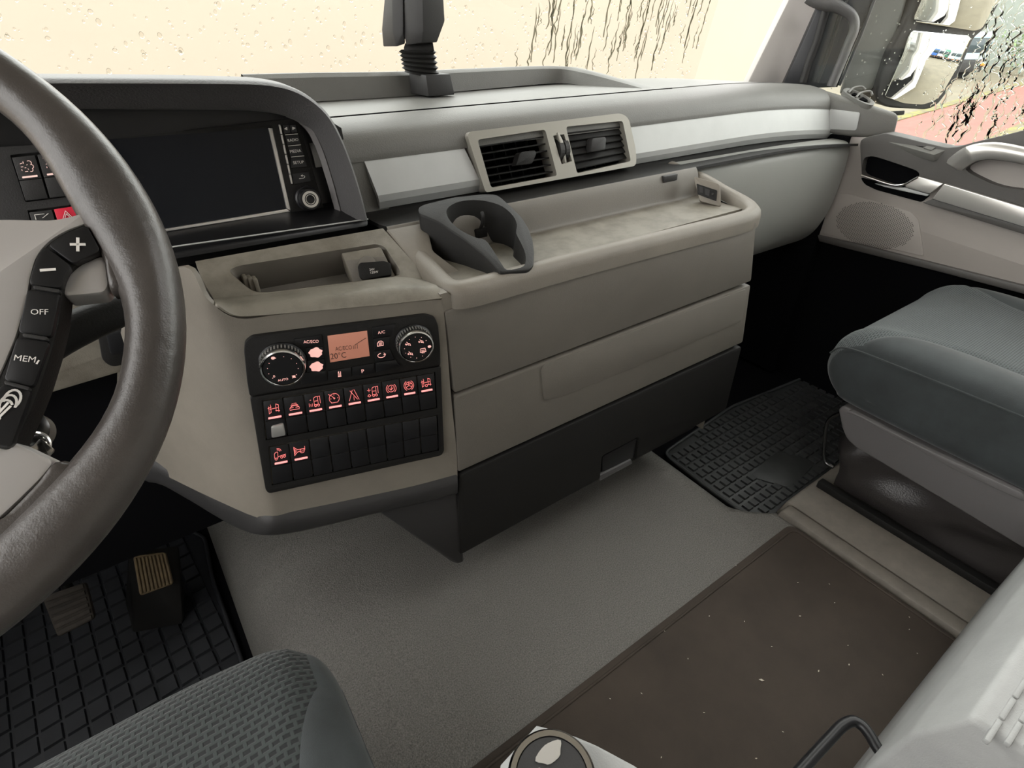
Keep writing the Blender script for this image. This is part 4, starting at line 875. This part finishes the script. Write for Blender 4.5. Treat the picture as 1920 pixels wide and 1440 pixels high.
wpl('hub', [(-300, 330), (-420, 330), (-950, 330), (-1000, 900), (-420, 1000), (-200, 930), (-200, 500)], .012, .05, M['dk'], .02, .008)
lathe('column', WC-WN*.05, -WN, [(0, 0), (.045, 0), (.05, .05), (.06, .20), (0, .20)], M['blk'], SW)
# stalk
ST = thing('column_stalk', 'black column stalk with white symbol behind the wheel', 'stalk', (-.12, .56, .75))
def wq(x, y, h): return WP.p(x, y, h)
s0 = [wq(60, 660, -.06), wq(120, 627, -.06), wq(180, 600, -.062), wq(245, 575, -.066), wq(310, 560, -.07)]
tube('lever', s0, lambda t: .0145-.003*t, M['blk'], ST, n=16)
strokes('symbol', [[(0, .1), (1, 0), (.9, 1), (0, .1)], [(.3, .3), (.7, .3), (.5, .6)]], wq(116, 612, -.044), wq(126, 609, -.044), wq(116, 598, -.044), .0007, M['white'], ST, WN)
# keys on a ring hanging by the column
KY = thing('key_ring', 'small bunch of keys on a chrome ring behind the wheel', 'keys', (-.2, .6, .6))
kc = [wq(52, 815, -.05), wq(62, 835, -.045), wq(78, 850, -.045)]
lathe('ring', kc[1], nrm(V(.3, -.8, .4)), [(.0085+.0015*math.cos(a), .0015*math.sin(a)) for a in np.linspace(0, 2*math.pi, 9)], M['chrome'], KY, n=24, caps=False)
for k in range(2):
    a = kc[1]; b = wq(85+k*10, 868-k*16, -.045); s_ = nrm(np.cross(b-a, WN))*.006
    plate('key', rnd([a-s_, a+s_, b+s_*.6, b-s_*.6], .002), WN, .002, M['chrome'], KY, .0004)
lathe('lock', wq(60, 812, -.075), WN, [(0, 0), (.014, 0), (.014, .014), (.010, .016), (0, .016)], M['chromed'], KY)
# ================================================================== pedals
def pedal(name, label, q, pn, m, nr, along):
    t = thing(name, label, 'pedal', pn.p(q[0][0], q[0][1], -.03)); P_ = pn.pts(q)
    plate('pad', rnd(P_, .008), pn.n, .018, m, t, .003)
    tl, tr_, br_, bl_ = P_
    for k in range(nr):
        u0 = (k+.5)/nr; w_ = .30/nr
        if along: A_, B_ = [tl+(tr_-tl)*(u0-w_), tl+(tr_-tl)*(u0+w_)], [bl_+(br_-bl_)*(u0-w_), bl_+(br_-bl_)*(u0+w_)]; f = [A_[0]*.95+B_[0]*.05, A_[1]*.95+B_[1]*.05, B_[1]*.95+A_[1]*.05, B_[0]*.95+A_[0]*.05]
        else: f = [(tl+(bl_-tl)*(u0-w_))*.94+(tr_+(br_-tr_)*(u0-w_))*.06, (tr_+(br_-tr_)*(u0-w_))*.94+(tl+(bl_-tl)*(u0-w_))*.06, (tr_+(br_-tr_)*(u0+w_))*.94+(tl+(bl_-tl)*(u0+w_))*.06, (tl+(bl_-tl)*(u0+w_))*.94+(tr_+(br_-tr_)*(u0+w_))*.06]
        plate('tread', [p+pn.n*.004 for p in f], pn.n, .005, m, t, .001)
    c0 = sum(P_)/4
    tube('arm', [c0-pn.n*.015, c0-pn.n*.05+V(0, .03, .05), c0+V(0, .10, .22)], .010, M['blk'], t, n=8)
PA = PL((-.2, 1.10, -.03), nrm(V(.1, -.75, .66)))
pedal('accelerator_pedal', 'yellowish ribbed accelerator pedal in the dark footwell', [(249, 1043), (311, 1035), (326, 1095), (262, 1118)], PA, M['pedal'], 9, True)
PB2 = PL((-.35, 1.06, -.02), nrm(V(.05, -.75, .66)))
pedal('brake_pedal', 'dusty brown ribbed brake pedal next to the accelerator', [(78, 1120), (160, 1092), (178, 1160), (108, 1196)], PB2, M['pedal2'], 6, False)
hull('housing', [zp(235, 1130, -.18), zp(345, 1110, -.18), zp(345, 1170, -.19), zp(250, 1188, -.19), PA.p(240, 1035, -.03), PA.p(335, 1022, -.03)], M['blk'], bpy.data.objects['accelerator_pedal'], .004)
# ================================================================== rubber mats
def gridmat(name, label, poly, z, sx, sy, ang, m, wr, hole=None, stripes=None, bh=.006):
    """rubber mat with raised blocks"""
    t = thing(name, label, 'floor mat', (sum(poly)/len(poly))[:2].tolist()+[z])
    plate('base', [V(p[0], p[1], z) for p in poly], ZZ, .008, m, t, .002)
    P2 = [(p[0], p[1]) for p in poly]
    def inside(x, y, P=P2):
        c = False
        for i in range(len(P)):
            (x1, y1), (x2, y2) = P[i-1], P[i]
            if (y1 > y) != (y2 > y) and x < (x2-x1)*(y-y1)/(y2-y1)+x1: c = not c
        return c
    bm = bmesh.new(); ca, sa = math.cos(ang), math.sin(ang)
    for i in range(-80, 80):
        for j in range(-80, 80):
            u, v = i*sx, j*sy; c = (P2[0][0]+u*ca-v*sa, P2[0][1]+u*sa+v*ca)
            a, b = sx*(.5-wr), sy*(.5-wr)
            cs = [(c[0]+du*ca-dv*sa, c[1]+du*sa+dv*ca) for du, dv in ((-a, -b), (a, -b), (a, b), (-a, b))]
            if not all(inside(*q) for q in cs): continue
            if hole and inside(c[0], c[1], hole): continue
            h = bh*(1+random.uniform(-.08, .08)); lo = [bm.verts.new((x, y, z)) for x, y in cs]; hi = [bm.verts.new((c[0]+(x-c[0])*.9, c[1]+(y-c[1])*.9, z+h)) for x, y in cs]
            bm.faces.new(hi)
            for k in range(4): bm.faces.new((lo[k], lo[(k+1) % 4], hi[(k+1) % 4], hi[k]))
    o = finish(bm, 'tread_blocks', m, t, 0); o['kind'] = 'stuff'
    if hole: plate('centre_badge', [V(x, y, z+.005) for x, y in hole], ZZ, .005, m, t, .002)
    edge = [V(p[0], p[1], z+.004) for p in poly]; tube('edge_bead', edge+[edge[0]], .005, m, t, n=8, k=1)
    return t
mz = -.058
pm = [zp(*q, mz) for q in [(1243, 852), (1372, 764), (1556, 690), (1700, 640), (1640, 800), (1570, 895), (1478, 958), (1430, 976), (1390, 962), (1330, 920)]]
hole = [tuple(zp(*q, mz)[:2]) for q in [(1405, 895), (1455, 845), (1530, 868), (1485, 918)]]
gridmat('rubber_mat', 'black rubber block-tread mat in the passenger footwell', rnd(pm, .03), mz, .026, .030, 0.0, M['rubber'], .12, hole)
lz = -.195
lm = [zp(*q, lz) for q in [(-150, 1330), (-60, 1080), (250, 950), (385, 1010), (400, 1090), (452, 1235), (500, 1400), (-100, 1500)]]
M['rubber2'] = mat('worn_rubber', (.014, .015, .018), .55, var=(16, .3))
gridmat('rubber_mat', 'dusty black rubber mat in the driver footwell below the pedals', rnd(lm, .02), lz, .040, .046, .12, M['rubber2'], .06, None)
# brown rubber mat on the tunnel
mp = [V(.03, .338, .006), V(1.045, .338, .006), V(1.045, -1.1, .006), V(.03, -1.1, .006)]
bm_ = thing('tunnel_mat', 'dark brown mat with debris on the tunnel floor', 'floor mat', (.5, -.2, 0))
plate('sheet', rnd(mp, .025, 5), ZZ, .008, M['matb'], bm_, .003)
mp2 = rnd([p+(V(.5, -.4, .006)-p)*.02+V(0, 0, .001) for p in mp], .022, 5)
tube('edge_bead', [mp2[i] for i in range(len(mp2))]+[mp2[0]], .0028, M['matb'], bm_, n=8, k=1)
bm = bmesh.new()
for px, py, s_ in [(1428, 1275, 2.6), (1535, 1258, 1.5), (1592, 1246, 1.2), (1246, 1183, 1), (1203, 1300, 1), (1396, 1165, .9), (1500, 1155, 1.3), (1447, 1212, .9), (1330, 1155, .9), (1565, 1130, .9), (1130, 1270, .9), (1144, 1310, .9), (1705, 1180, 1), (1705, 1157, .9), (1468, 1372, .9), (1320, 1336, 1), (1240, 1420, 1), (1418, 1422, 1.1), (1555, 1095, .8), (1496, 1092, .9), (1380, 1060, .8), (1360, 1090, .9), (1655, 1265, .9), (1720, 1225, .8), (1290, 1235, .8), (1590, 1210, .8)]:
    c = zp(px, py, .0078); a = random.uniform(0, 3); r = .0011*s_
    d1, d2 = V(math.cos(a), math.sin(a), 0)*r*1.8, V(-math.sin(a), math.cos(a), 0)*r*.8
    mv = [bm.verts.new(c+q) for q in (d1, d2, -d1, -d2, V(0, 0, r*.7), V(0, 0, -r*.7))]
    for i in range(4): bm.faces.new((mv[i], mv[(i+1) % 4], mv[4])); bm.faces.new((mv[(i+1) % 4], mv[i], mv[5]))
cb = finish(bm, 'crumbs', M['crumb'], None, 0); cb['kind'] = 'stuff'; tag(cb, 'pale crumbs scattered on the brown mat', 'crumbs')
# ================================================================== seats
def cushion(parent, xc, hw, prof, seam, mat_c, mat_b, bol=.012, en=7.0, cen=None, kmin=.55):
    """prof: closed (y,z) side profile; seam(y) -> half width of the woven centre"""
    pf = cr([V(0, y, z) for y, z in prof], 8, True); cy = np.mean([p[1] for p in pf]) if cen is None else cen[0]; cz = np.mean([p[2] for p in pf]) if cen is None else cen[1]
    side = [.0, .12, .3, .5, .68, .82, .91, .96, .985, .997, 1.0]; NC = 26
    cols = [('s', -k) for k in side[::-1][:-1]] + [('c', -1+2*i/NC) for i in range(NC+1)] + [('s', k) for k in side[1:]]
    rows = []
    for kind, k_ in cols:
        rr = []
        for p in pf:
            sm = seam(p[1])/hw
            t = k_*sm if kind == 'c' else math.copysign(sm+(1-sm)*abs(k_), k_)
            k = max(max(0, 1-abs(t)**en)**(1/en), kmin)
            z = cz+(p[2]-cz)*k; y = cy+(p[1]-cy)*(1-(1-k)*.45)
            if p[2] > cz: z += bol*math.exp(-((abs(t)-.80)/.13)**2) - .004*math.exp(-((abs(t)-sm)/.018)**2)
            rr.append(V(xc+hw*t, y, z))
        rows.append(rr)
    i0, i1 = len(side)-1, len(side)-1+NC
    me_all = []
    n_ = len(pf)
    # centre panel: only the top and front of the profile
    bm = bm_grid(rows, closed_u=True, caps=True); bmesh.ops.recalc_face_normals(bm, faces=bm.faces); bm.normal_update(); bm.verts.index_update(); bm.verts.ensure_lookup_table()
    for sel, nm, m in ((True, 'seat_centre', mat_c), (False, 'seat_bolster', mat_b)):
        b2 = bm.copy(); b2.verts.ensure_lookup_table(); kill = []
        for f in b2.faces:
            ci = [v.index//n_ for v in f.verts]; isc = min(ci) >= i0 and max(ci) <= i1 and len(f.verts) == 4 and (f.normal.z > .15 or (f.calc_center_median().y > cy and f.normal.z > -.35))
            if isc != sel: kill.append(f)
        bmesh.ops.delete(b2, geom=kill, context='FACES')
        me = bpy.data.meshes.new(nm); b2.to_mesh(me); b2.free(); me_all.append(link(nm, me, m, parent, 75))
    bm.free(); return me_all
PS = thing('passenger_seat', 'dark blue-grey fabric passenger seat with grey side cover', 'seat', (1.45, .15, 0))
prof = [(.385, .262), (.425, .275), (.455, .31), (.465, .35), (.452, .395), (.415, .428), (.36, .441), (.25, .444), (.05, .440), (-.25, .44), (-.40, .42), (-.42, .30), (-.2, .26), (.15, .258)]
cushion(PS, 1.455, .262, prof, lambda y: .262*(.97 if y > .405 else .62+.33*max(0, (y-.20)/.205)**2.2 if y > .20 else .62), M['fabric2'], M['velour'], .010, 9)
pipe = [V(1.200, .452, .372), V(1.196, .435, .395), V(1.194, .40, .405), V(1.193, .33, .408), V(1.193, .2, .410), V(1.193, 0, .41), V(1.193, -.3, .405)]
tube('piping', pipe, .0022, M['velour'], PS, n=8)
c5b = crop(1480, 750, 3.348)
SX_ = PL((1.190, .2, .2), (-1, 0, .05), (0, -1, 0))
cvp = c5b((305, 55), (340, 38), (800, 270), (1473, 582), (1800, 740), (1800, 1100), (1473, 935), (1000, 650), (600, 410), (430, 310), (360, 250), (330, 180))
cv_ = plate('side_cover', rnd(SX_.pts(cvp), .01), SX_.n, .03, M['cover'], PS, .006, 3)
plate('cover_ridge', rnd(SX_.pts(c5b((350, 80), (420, 100), (1000, 420), (1473, 640), (1473, 592), (800, 282), (380, 66)), .010), .006), SX_.n, .012, M['cover'], PS, .006, 3)
tube('height_lever', SX_.pts([(1582, 772), (1560, 782), (1550, 797), (1546, 830), (1545, 855), (1549, 868), (1563, 876)], -.012), .0045, M['chromed'], PS, n=10)
box('rail', (1.212, -1.0, .004), (1.235, .372, .024), M['blk'], PS, .003)
rows = []
for s in np.linspace(0, 1, 60):
    if s < .25: base = V(1.26+(.5-.5*s/.25)*.8, .352, 0); out = V(0, 1, 0)
    else: base = V(1.248, .352-(s-.25)/.75*1.2, 0); out = V(-1, 0, 0)
    rr = []
    for k in range(14):
        t = k/13; z = .018+.20*t
        fold = (.010*math.sin(23*s+t*5.5)+.011*math.sin(t*8-s*37))*math.sin(math.pi*t)
        rr.append(base+out*(.012*(1-t)*(.5)+fold+.012*math.sin(math.pi*t))+V(0, 0, z))
    rows.append(rr)
grid('bellows_skirt', rows, M['skirt'], PS, thick=.003, orient=(-1, .2, 0), smooth=80)
DS = thing('driver_seat', 'dark green-grey woven driver seat cushion at the lower left', 'seat', (-.2, .15, 0))
prof = [(.43, .15), (.485, .18), (.522, .235), (.528, .28), (.510, .32), (.465, .343), (.38, .352), (.25, .350), (.05, .345), (-.25, .34), (-.40, .32), (-.42, .20), (-.2, .14), (.15, .14)]
cushion(DS, -.250, .268, [(y, z-.008) for y, z in prof], lambda y: .262*(.93 if y > .44 else .72+.21*max(0, (y-.27)/.17)**1.6 if y > .27 else .72), M['fabric'], M['velour'], .008, 4.2, kmin=.35)
box('seat_base', (-.46, -.4, -.19), (-.02, .40, .18), M['void'], DS, .02)
# rotary gear selector on the seat side
GS = thing('gear_selector', 'round silver-rimmed gear selector knob at the bottom edge', 'gear knob', zp(1035, 1450, .30))
gz = .42; gc = zp(1035, 1455, gz)
lathe('knob', gc-V(0, 0, .03), ZZ, [(0, 0), (.038, 0), (.040, .02), (.038, .028), (0, .028)], M['blkg'], GS)
lathe('silver_ring', gc-V(0, 0, .004), ZZ, [(.0405, -.004), (.0415, .001), (.039, .004), (.034, .004), (.033, .001), (.0405, -.004)], M['chrome'], GS, caps=False, n=48)
lathe('knob_face', gc-V(0, 0, .003), ZZ, [(0, 0), (.033, 0), (.033, .002), (0, .002)], M['dk'], GS)
text('D', 'lettering', gc+V(-.012, .004, .0), gc+V(-.004, .004, .0), ZZ, M['white'], GS)
plate('worn_patch', [gc+V(.010+.014*math.cos(a)*(1+.2*math.sin(3*a)), .016+.008*math.sin(a), .0003) for a in np.linspace(0, 2*math.pi, 20, endpoint=False)], ZZ, .001, M['ipink'] if False else M['silver2'], GS)
hull('selector_arm', [gc+V(-.045, .02, -.03), gc+V(.045, .02, -.02), gc+V(.02, .050, -.018), gc+V(-.03, .045, -.03), zp(1120, 1398, gz-.015), zp(1190, 1436, gz-.015), zp(1260, 1500, gz-.03), gc+V(0, -.06, -.05), gc+V(.1, -.06, -.05), gc+V(-.05, -.05, -.05)], M['box'], GS, .006)
# grey box lid at the lower right
LB = thing('storage_box', 'pale grey plastic box with slotted lid at the lower right', 'box', (.8, -.2, 0))
e0 = .452
ck = [xp(1818, 1346, e0), xp(1706, 1372, e0), xp(1624, 1440, e0)]
rg = xp(1818, 1346, e0)
ry, rz = rg[1], rg[2]
prf = [(ry-.35, rz-.015), (ry, rz), (ck[1][1], ck[1][2]), (ck[2][1], ck[2][2]), (ck[2][1]+.004, .01), (ry-.35, .01)]
q_ = zp(1920, 1407, rz); kx = (e0-q_[0])/(ry-q_[1])
bm = bm_prism([V(e0+(y-ry)*(kx if y < ry else 0), y, z) for y, z in prf], [V(1.16, y, z) for y, z in prf]); bevel_sharp(bm, .007, 3, 10); finish(bm, 'body', M['box'], LB, 45)
for j, (px, py) in enumerate(((1850, 1390), (1889, 1395), (1925, 1402))):
    st = zp(px, py, rz); y0 = st[1]; zt = rz-.015*(ry-y0)/.35
    for k in range(20):
        x0 = st[0]+k*.031
        if x0 > 1.1: break
        box('lid_bar', (x0, y0-.0022, zt-.004), (x0+.0285, y0+.0022, zt+.0022), M['box'], LB, .0012)
lp_ = thing('loop_handle', 'black bent tube handle in front of the grey box', 'handle', zp(1560, 1400, .05))
tube('bar', [zp(*q, .30) for q in [(1440, 1515), (1505, 1440), (1560, 1380), (1580, 1360), (1600, 1352), (1618, 1362), (1632, 1380), (1645, 1402), (1680, 1450), (1760, 1560)]], .0065, M['blkg'], lp_, n=12)
# ================================================================== passenger door
DR = sroot('door_1', 'passenger door with two-tone panel, silver handles and speaker', (1.72, .2, .46))
DP = PL((1.712, .4, .6), (-1, 0, 0), (0, -1, 0))
plate('lower_panel', rnd(DP.pts([(1575, 255), (1624, 258), (1660, 250), (1775, 275), (2400, 420), (2400, 660), (1920, 541), (1760, 498), (1600, 458), (1530, 443), (1558, 380), (1570, 330)]), .004), DP.n, .04, M['door'], DR, .003)
DL = DP.off(.004)
plate('bottom_ledge', DP.pts([(1532, 441), (1610, 458), (1760, 496), (1920, 536), (2400, 655), (2400, 680), (1920, 552), (1760, 510), (1600, 470), (1535, 453)], .010), DP.n, .05, M['doord'], DR, .004)
sg_ = plate('speaker_grille', rnd(DP.pts([(1571, 362), (1592, 364), (1708, 397), (1722, 412), (1732, 481), (1620, 455), (1536, 437), (1562, 388)], .003), .008), DP.n, .006, M['door'], DR, .0012)
g0, gu, gv = DP.p(1637, 423, .0034), V(0, -.105, .0), V(0, 0, .062)
M['perf'] = mat('speaker_perforation', (.085, .078, .07), .6)
bm = bmesh.new()
for i in range(-18, 19):
    for j in range(-18, 19):
        a, b = (i+.5*(j % 2))/18, j/18
        if a*a+b*b > 1: continue
        c = g0+gu*a+gv*b
        r_ = .0016; vs_ = [bm.verts.new(c+V(0, r_*math.cos(q), r_*math.sin(q))) for q in np.linspace(0, 2*math.pi, 6, endpoint=False)]; bm.faces.new(vs_)
pf_ = finish(bm, 'perforation', M['perf'], sg_, 0); pf_['kind'] = 'stuff'
# dark upper panel with the latch recess and the hand recess
up_q = c3((365, 560), (372, 520), (420, 492), (600, 452), (720, 480), (960, 540), (1190, 592), (1300, 582), (1420, 545), (1700, 480), (1920, 425), (3600, 200), (3600, 1700), (1920, 1152), (1160, 932), (930, 862), (700, 960), (380, 862))
upp = plate('upper_panel', rnd(DP.pts(up_q, .024), .006), DP.n, .05, M['doord'], DR, .006, 3)
lr = cr(DP.pts(c3((392, 840), (392, 740), (412, 688), (470, 672), (560, 690), (830, 780), (910, 815), (928, 850), (900, 875), (790, 935), (700, 950), (540, 905)), .024), 3, True)
hr_ = cr(DP.pts(c3((1370, 800), (1450, 735), (1600, 705), (1920, 750), (2300, 860), (2500, 980), (2300, 1040), (1900, 990), (1700, 960), (1520, 890)), .024), 3, True)
cut(upp, cutter(lr, DP.n, .060), cutter(hr_, DP.n, .060))
plate('latch_cup', [p-DP.n*.0225 for p in rnd(DP.pts(c3((372, 660), (500, 640), (960, 800), (960, 900), (700, 990), (372, 880)), .024), .01)], DP.n, .004, M['void'], DR)
plate('latch_pocket', rnd(DP.pts(c3((374, 872), (700, 965), (1030, 1040), (948, 1108), (520, 992), (420, 945), (385, 905)), .004), .006), DP.n, .006, M['void'], DR, .001)
tube('latch_edge', DP.pts(c3((378, 852), (480, 885), (600, 925), (700, 948), (780, 940), (850, 905), (918, 868)), .027), .0032, M['chrome'], DR, n=10)
plate('latch_lever', rnd(DP.pts(c3((790, 938), (918, 864), (1158, 931), (1024, 1028), (930, 1003), (800, 966)), .028), .004), DP.n, .012, M['silver2'], DR, .002)
plate('latch_rim', rnd(DP.pts(c3((500, 930), (700, 968), (800, 972), (1020, 1036), (1000, 1050), (760, 998), (600, 962)), .024), .003), DP.n, .010, M['silver'], DR, .002)
arm = plate('armrest_strip', rnd(DP.pts(c3((1162, 931), (1920, 1160), (3000, 1490), (3000, 1680), (1920, 1342), (1050, 1078)), .030), .004), DP.n, .03, M['silver2'], DR, .003)
plate('armrest_base', rnd(DP.pts(c3((1050, 1078), (1920, 1342), (3000, 1680), (3000, 1760), (1920, 1412), (955, 1112)), .022), .003), DP.n, .03, M['doord'], DR, .002)
# arched pull handle
oq = c3((1172, 720), (1250, 655), (1330, 600), (1430, 562), (1600, 545), (1760, 560), (1920, 592), (2200, 660), (2400, 730)); iq = c3((1312, 822), (1345, 790), (1400, 748), (1470, 718), (1580, 704), (1720, 715), (1920, 752), (2150, 820), (2360, 900))
hN = V(-1, 0, 0); rows = []
Oo, Ii = cr([DP.p(*q) for q in oq], 4), cr([DP.p(*q) for q in iq], 4)
for k, (o, i) in enumerate(zip(Oo, Ii)):
    lift = .022+.045*min(1, k/10); c0 = (o+i)/2
    oo, ii = [hit(*q, V(1, 0, 0), V(1.712-lift, 0, 0)) for q in ((960+FPX*np.dot(o-CAM, RT)/np.dot(o-CAM, FW), 720-FPX*np.dot(o-CAM, UPV)/np.dot(o-CAM, FW)), (960+FPX*np.dot(i-CAM, RT)/np.dot(i-CAM, FW), 720-FPX*np.dot(i-CAM, UPV)/np.dot(i-CAM, FW)))]
    m_ = (oo+ii)/2
    rows.append([oo+V(.016, 0, 0), oo+V(.003, 0, 0), oo*.85+ii*.15-V(.003, 0, 0), m_-V(.005, 0, 0), oo*.15+ii*.85-V(.002, 0, 0), ii+V(.004, 0, 0), ii+V(.016, 0, 0), m_+V(.020, 0, 0)])
grid('pull_handle', rows, M['silver2'], DR, closed_u=True, caps=True, smooth=50)
# window switch pod on the sill
SW2 = PL(DP.p(*c3((760, 560))[0], .026), nrm(V(-.55, 0, .83)), (0, -1, 0))
pdp = rnd(SW2.pts(c3((545, 512), (640, 465), (960, 540), (1178, 578), (1183, 612), (1068, 660), (1000, 640))), .004)
plate('switch_pod', pdp, SW2.n, .02, M['pad'], DR, .003)
plate('switch_slot', SW2.pts(c3((895, 572), (965, 536), (1030, 550), (962, 588)), .0006), SW2.n, .003, M['void'], DR)
plate('window_switch', rnd(SW2.pts(c3((965, 590), (1032, 552), (1110, 570), (1040, 612)), .003), .002), SW2.n, .006, M['pad'], DR, .0012)
# ================================================================== outside mirror
MR = thing('door_mirror', 'black door mirror with two glasses outside the wet window', 'mirror', (2.15, .95, .75))
mcx = crop(1580, 0, 5.647)
mo = V(2.12, .86, .92)
tc_m = nrm(CAM-mo); tgt = nrm(V(.03, -1, -.10)); mn = nrm(tc_m+tgt)
MP = PL(mo, mn, (-mn[1]*-1, mn[0]*-1, 0))
house = rnd(MP.pts(mcx((900, -700), (770, 0), (620, 310), (480, 560), (390, 830), (345, 1000), (370, 1090), (480, 1140), (900, 1165), (1010, 1115), (1210, 850), (1395, 400), (1500, 320), (1690, 0), (2000, -700)), -.004), .02)
plate('housing', house, MP.n, .10, M['dk'], MR, .008, 3)
plate('mirror_glass', rnd(MP.pts(mcx((735, 322), (1335, 378), (1356, 410), (1200, 740), (1050, 1000), (970, 1070), (850, 1108), (650, 1095), (440, 1020), (640, 570), (690, 400)), .001), .008), MP.n, .004, M['mirror'], MR, .001)
tilt = nrm(MP.n+V(.0, 0, -.06)); MP2 = PL(MP.p(*mcx((1200, 200))[0], .003), tilt, MP.u)
plate('mirror_glass', rnd(MP2.pts(mcx((980, -700), (840, 0), (752, 195), (775, 232), (1395, 328), (1475, 305), (1655, 0), (1900, -700))), .008), MP2.n, .004, M['mirror'], MR, .001)
MQ = PL((1.98, 1.05, .95), nrm(V(-.85, -.5, 0)))
ma_ = mcx((-40, 1000), (310, 960), (560, 400), (760, -300), (330, -300), (120, 330))
M['armp'] = mat('hazed_arm_plastic', (.17, .17, .16), .5)  # grey lightened to hold the haze and dirt of the wet window
hull('mirror_arm', MQ.pts(ma_)+MQ.pts(ma_, -.05), M['armp'], MR, .01)
hull('mirror_bracket', [p for h in (0, -.04) for p in MP.pts(mcx((440, 1180), (660, 1170), (650, 1215), (440, 1235)), h)], M['blk'], MR, .003)
# ================================================================== outside: own trailer side and far vehicles
M['paintw'] = mat('white_paint', (.80, .80, .78), .35)
M['paintb'] = mat('blue_paint', (.05, .14, .42), .35); M['painty'] = mat('yellow_paint', (.75, .55, .02), .35); M['paintl'] = mat('pale_blue_paint', (.42, .60, .72), .35); M['paintg'] = mat('green_paint', (.05, .22, .14), .35)
M['tyre'] = mat('tyre', (.02, .02, .02), .8); M['glassd'] = mat('dark_glass', (.03, .05, .06), .1); M['lampo'] = mat('orange_lamp', (.8, .25, .03), .3)
def vehicle(name, label, x, y, L_, W_, Hh, m, rot=0.0, cabm=None, group=None):
    t = thing(name, label, 'truck', (x, y, GZ), group); ca, sa = math.cos(rot), math.sin(rot)
    def T(px, py, pz): return V(x+px*ca-py*sa, y+px*sa+py*ca, GZ+pz)
    def bx(nm, lo, hi, mt, bev=.05):
        (a, b, c), (d, e, f) = lo, hi
        return prism(nm, [T(a, b, c), T(d, b, c), T(d, e, c), T(a, e, c)], [T(a, b, f), T(d, b, f), T(d, e, f), T(a, e, f)], mt, t, bev)
    w2 = W_/2
    bx('cargo_body', (-w2, -L_+2.1, 1.0), (w2, 0-.1, Hh), m); bx('cab', (-w2, 0, .6), (w2, 2.0, Hh*.88), cabm or m, .12)
    bx('windscreen', (-w2*.9, 1.95, Hh*.50), (w2*.9, 2.03, Hh*.78), M['glassd'], .02); bx('bumper', (-w2, 1.9, .35), (w2, 2.1, .95), M['dk'], .04)
    bx('chassis', (-w2*.6, -L_+2.2, .6), (w2*.6, 1.5, 1.0), M['dk'], .02)
    for yy in (1.0, -L_+3.6, -L_+4.8):
        for s in (-1, 1): lathe('wheel', T(s*(w2-.3), yy, .5), T(1, 0, 0)-T(0, 0, 0), [(0, -.15), (.5, -.15), (.5, .15), (0, .15)], M['tyre'], t, n=18)
    for s in (-1, 1): bx('lamp', (s*w2*.75-.15, 2.08, .65), (s*w2*.75+.15, 2.14, .85), M['lampo'], .01)
    return t
OT = thing('trailer', 'white trailer side of this truck seen in the door mirror', 'trailer', (.5, -6, GZ))
box('side_body', (-.75, -13.5, GZ+.9), (1.80, -1.7, 2.3), M['paintw'], OT, .04)
box('side_skirt', (-.70, -13.0, GZ+.4), (1.78, -2.2, GZ+.9), M['paintw'], OT, .03)
fleet = [('white parked truck with blue cab, leftmost in the mirror', 3.4, M['paintw'], M['paintb']), ('white parked truck next to the blue cab in the mirror', 6.4, M['paintw'], None), ('green parked truck far behind in the mirror', 9.4, M['paintg'], None), ('white parked truck with orange lamps in the mirror middle', 12.6, M['paintw'], M['paintw']), ('pale blue parked truck far behind in the mirror', 15.8, M['paintl'], None), ('white parked truck beside the yellow one in the mirror', 19.0, M['paintw'], None), ('yellow parked truck, rightmost in the mirror', 22.2, M['painty'], None)]
for i, (lab, x, m, cm) in enumerate(fleet): vehicle('parked_truck', lab, 2.6+2.8*i, -32-1.2*(i % 3), 9.0, 2.5, 3.6, m, 0.0, cm, 'parked trucks behind')
# pale blue van seen past the mirror, hedge and pale hall for the haze beyond
vehicle('delivery_van', 'pale blue van beyond the red paving past the mirror', 41.0, 15.6, 5.0, 2.0, 2.5, M['paintl'], math.radians(150))
M['backdrop'] = mat('haze_backdrop', (.21, .235, .21), .8, var=(.3, .05))  # grey-green stands in for hazy sky and trees behind wet glass
struct(box('wall_backdrop', (54, -5, GZ), (55, 45, 9.5), M['backdrop']), 'pale hall wall added for haze across the yard')
M['leaf'] = mat('hedge_leaf', (.16, .24, .10), .8, var=(3, .4))
rg2 = random.Random(3)
for i, (x, y) in enumerate(((46, 12.0), (47, 18.5), (46, 5.5))):
    t = thing('shrub', ['leafy shrub in the left of the far hedge', 'leafy shrub in the middle of the far hedge', 'leafy shrub in the right of the far hedge'][i], 'shrub', (x, y, GZ), 'shrubs across the yard')
    bm = bmesh.new()
    for k in range(900):
        c = V(x, y, GZ+1.4)+V(rg2.gauss(0, .8), rg2.gauss(0, 1.1), rg2.gauss(0, .55)); a = nrm(V(rg2.gauss(0, 1), rg2.gauss(0, 1), rg2.gauss(0, 1))); b = nrm(np.cross(a, V(.3, .5, .8)))
        s = .12; bm.faces.new([bm.verts.new(c+q) for q in (a*s, b*s*.5, -a*s, -b*s*.5)])
    o = finish(bm, 'foliage', M['leaf'], t, 0); o['kind'] = 'stuff'
    tube('stem', [V(x, y, GZ), V(x+.1, y, GZ+.9), V(x, y+.1, GZ+1.6)], .06, M['trimb'], t, n=8)
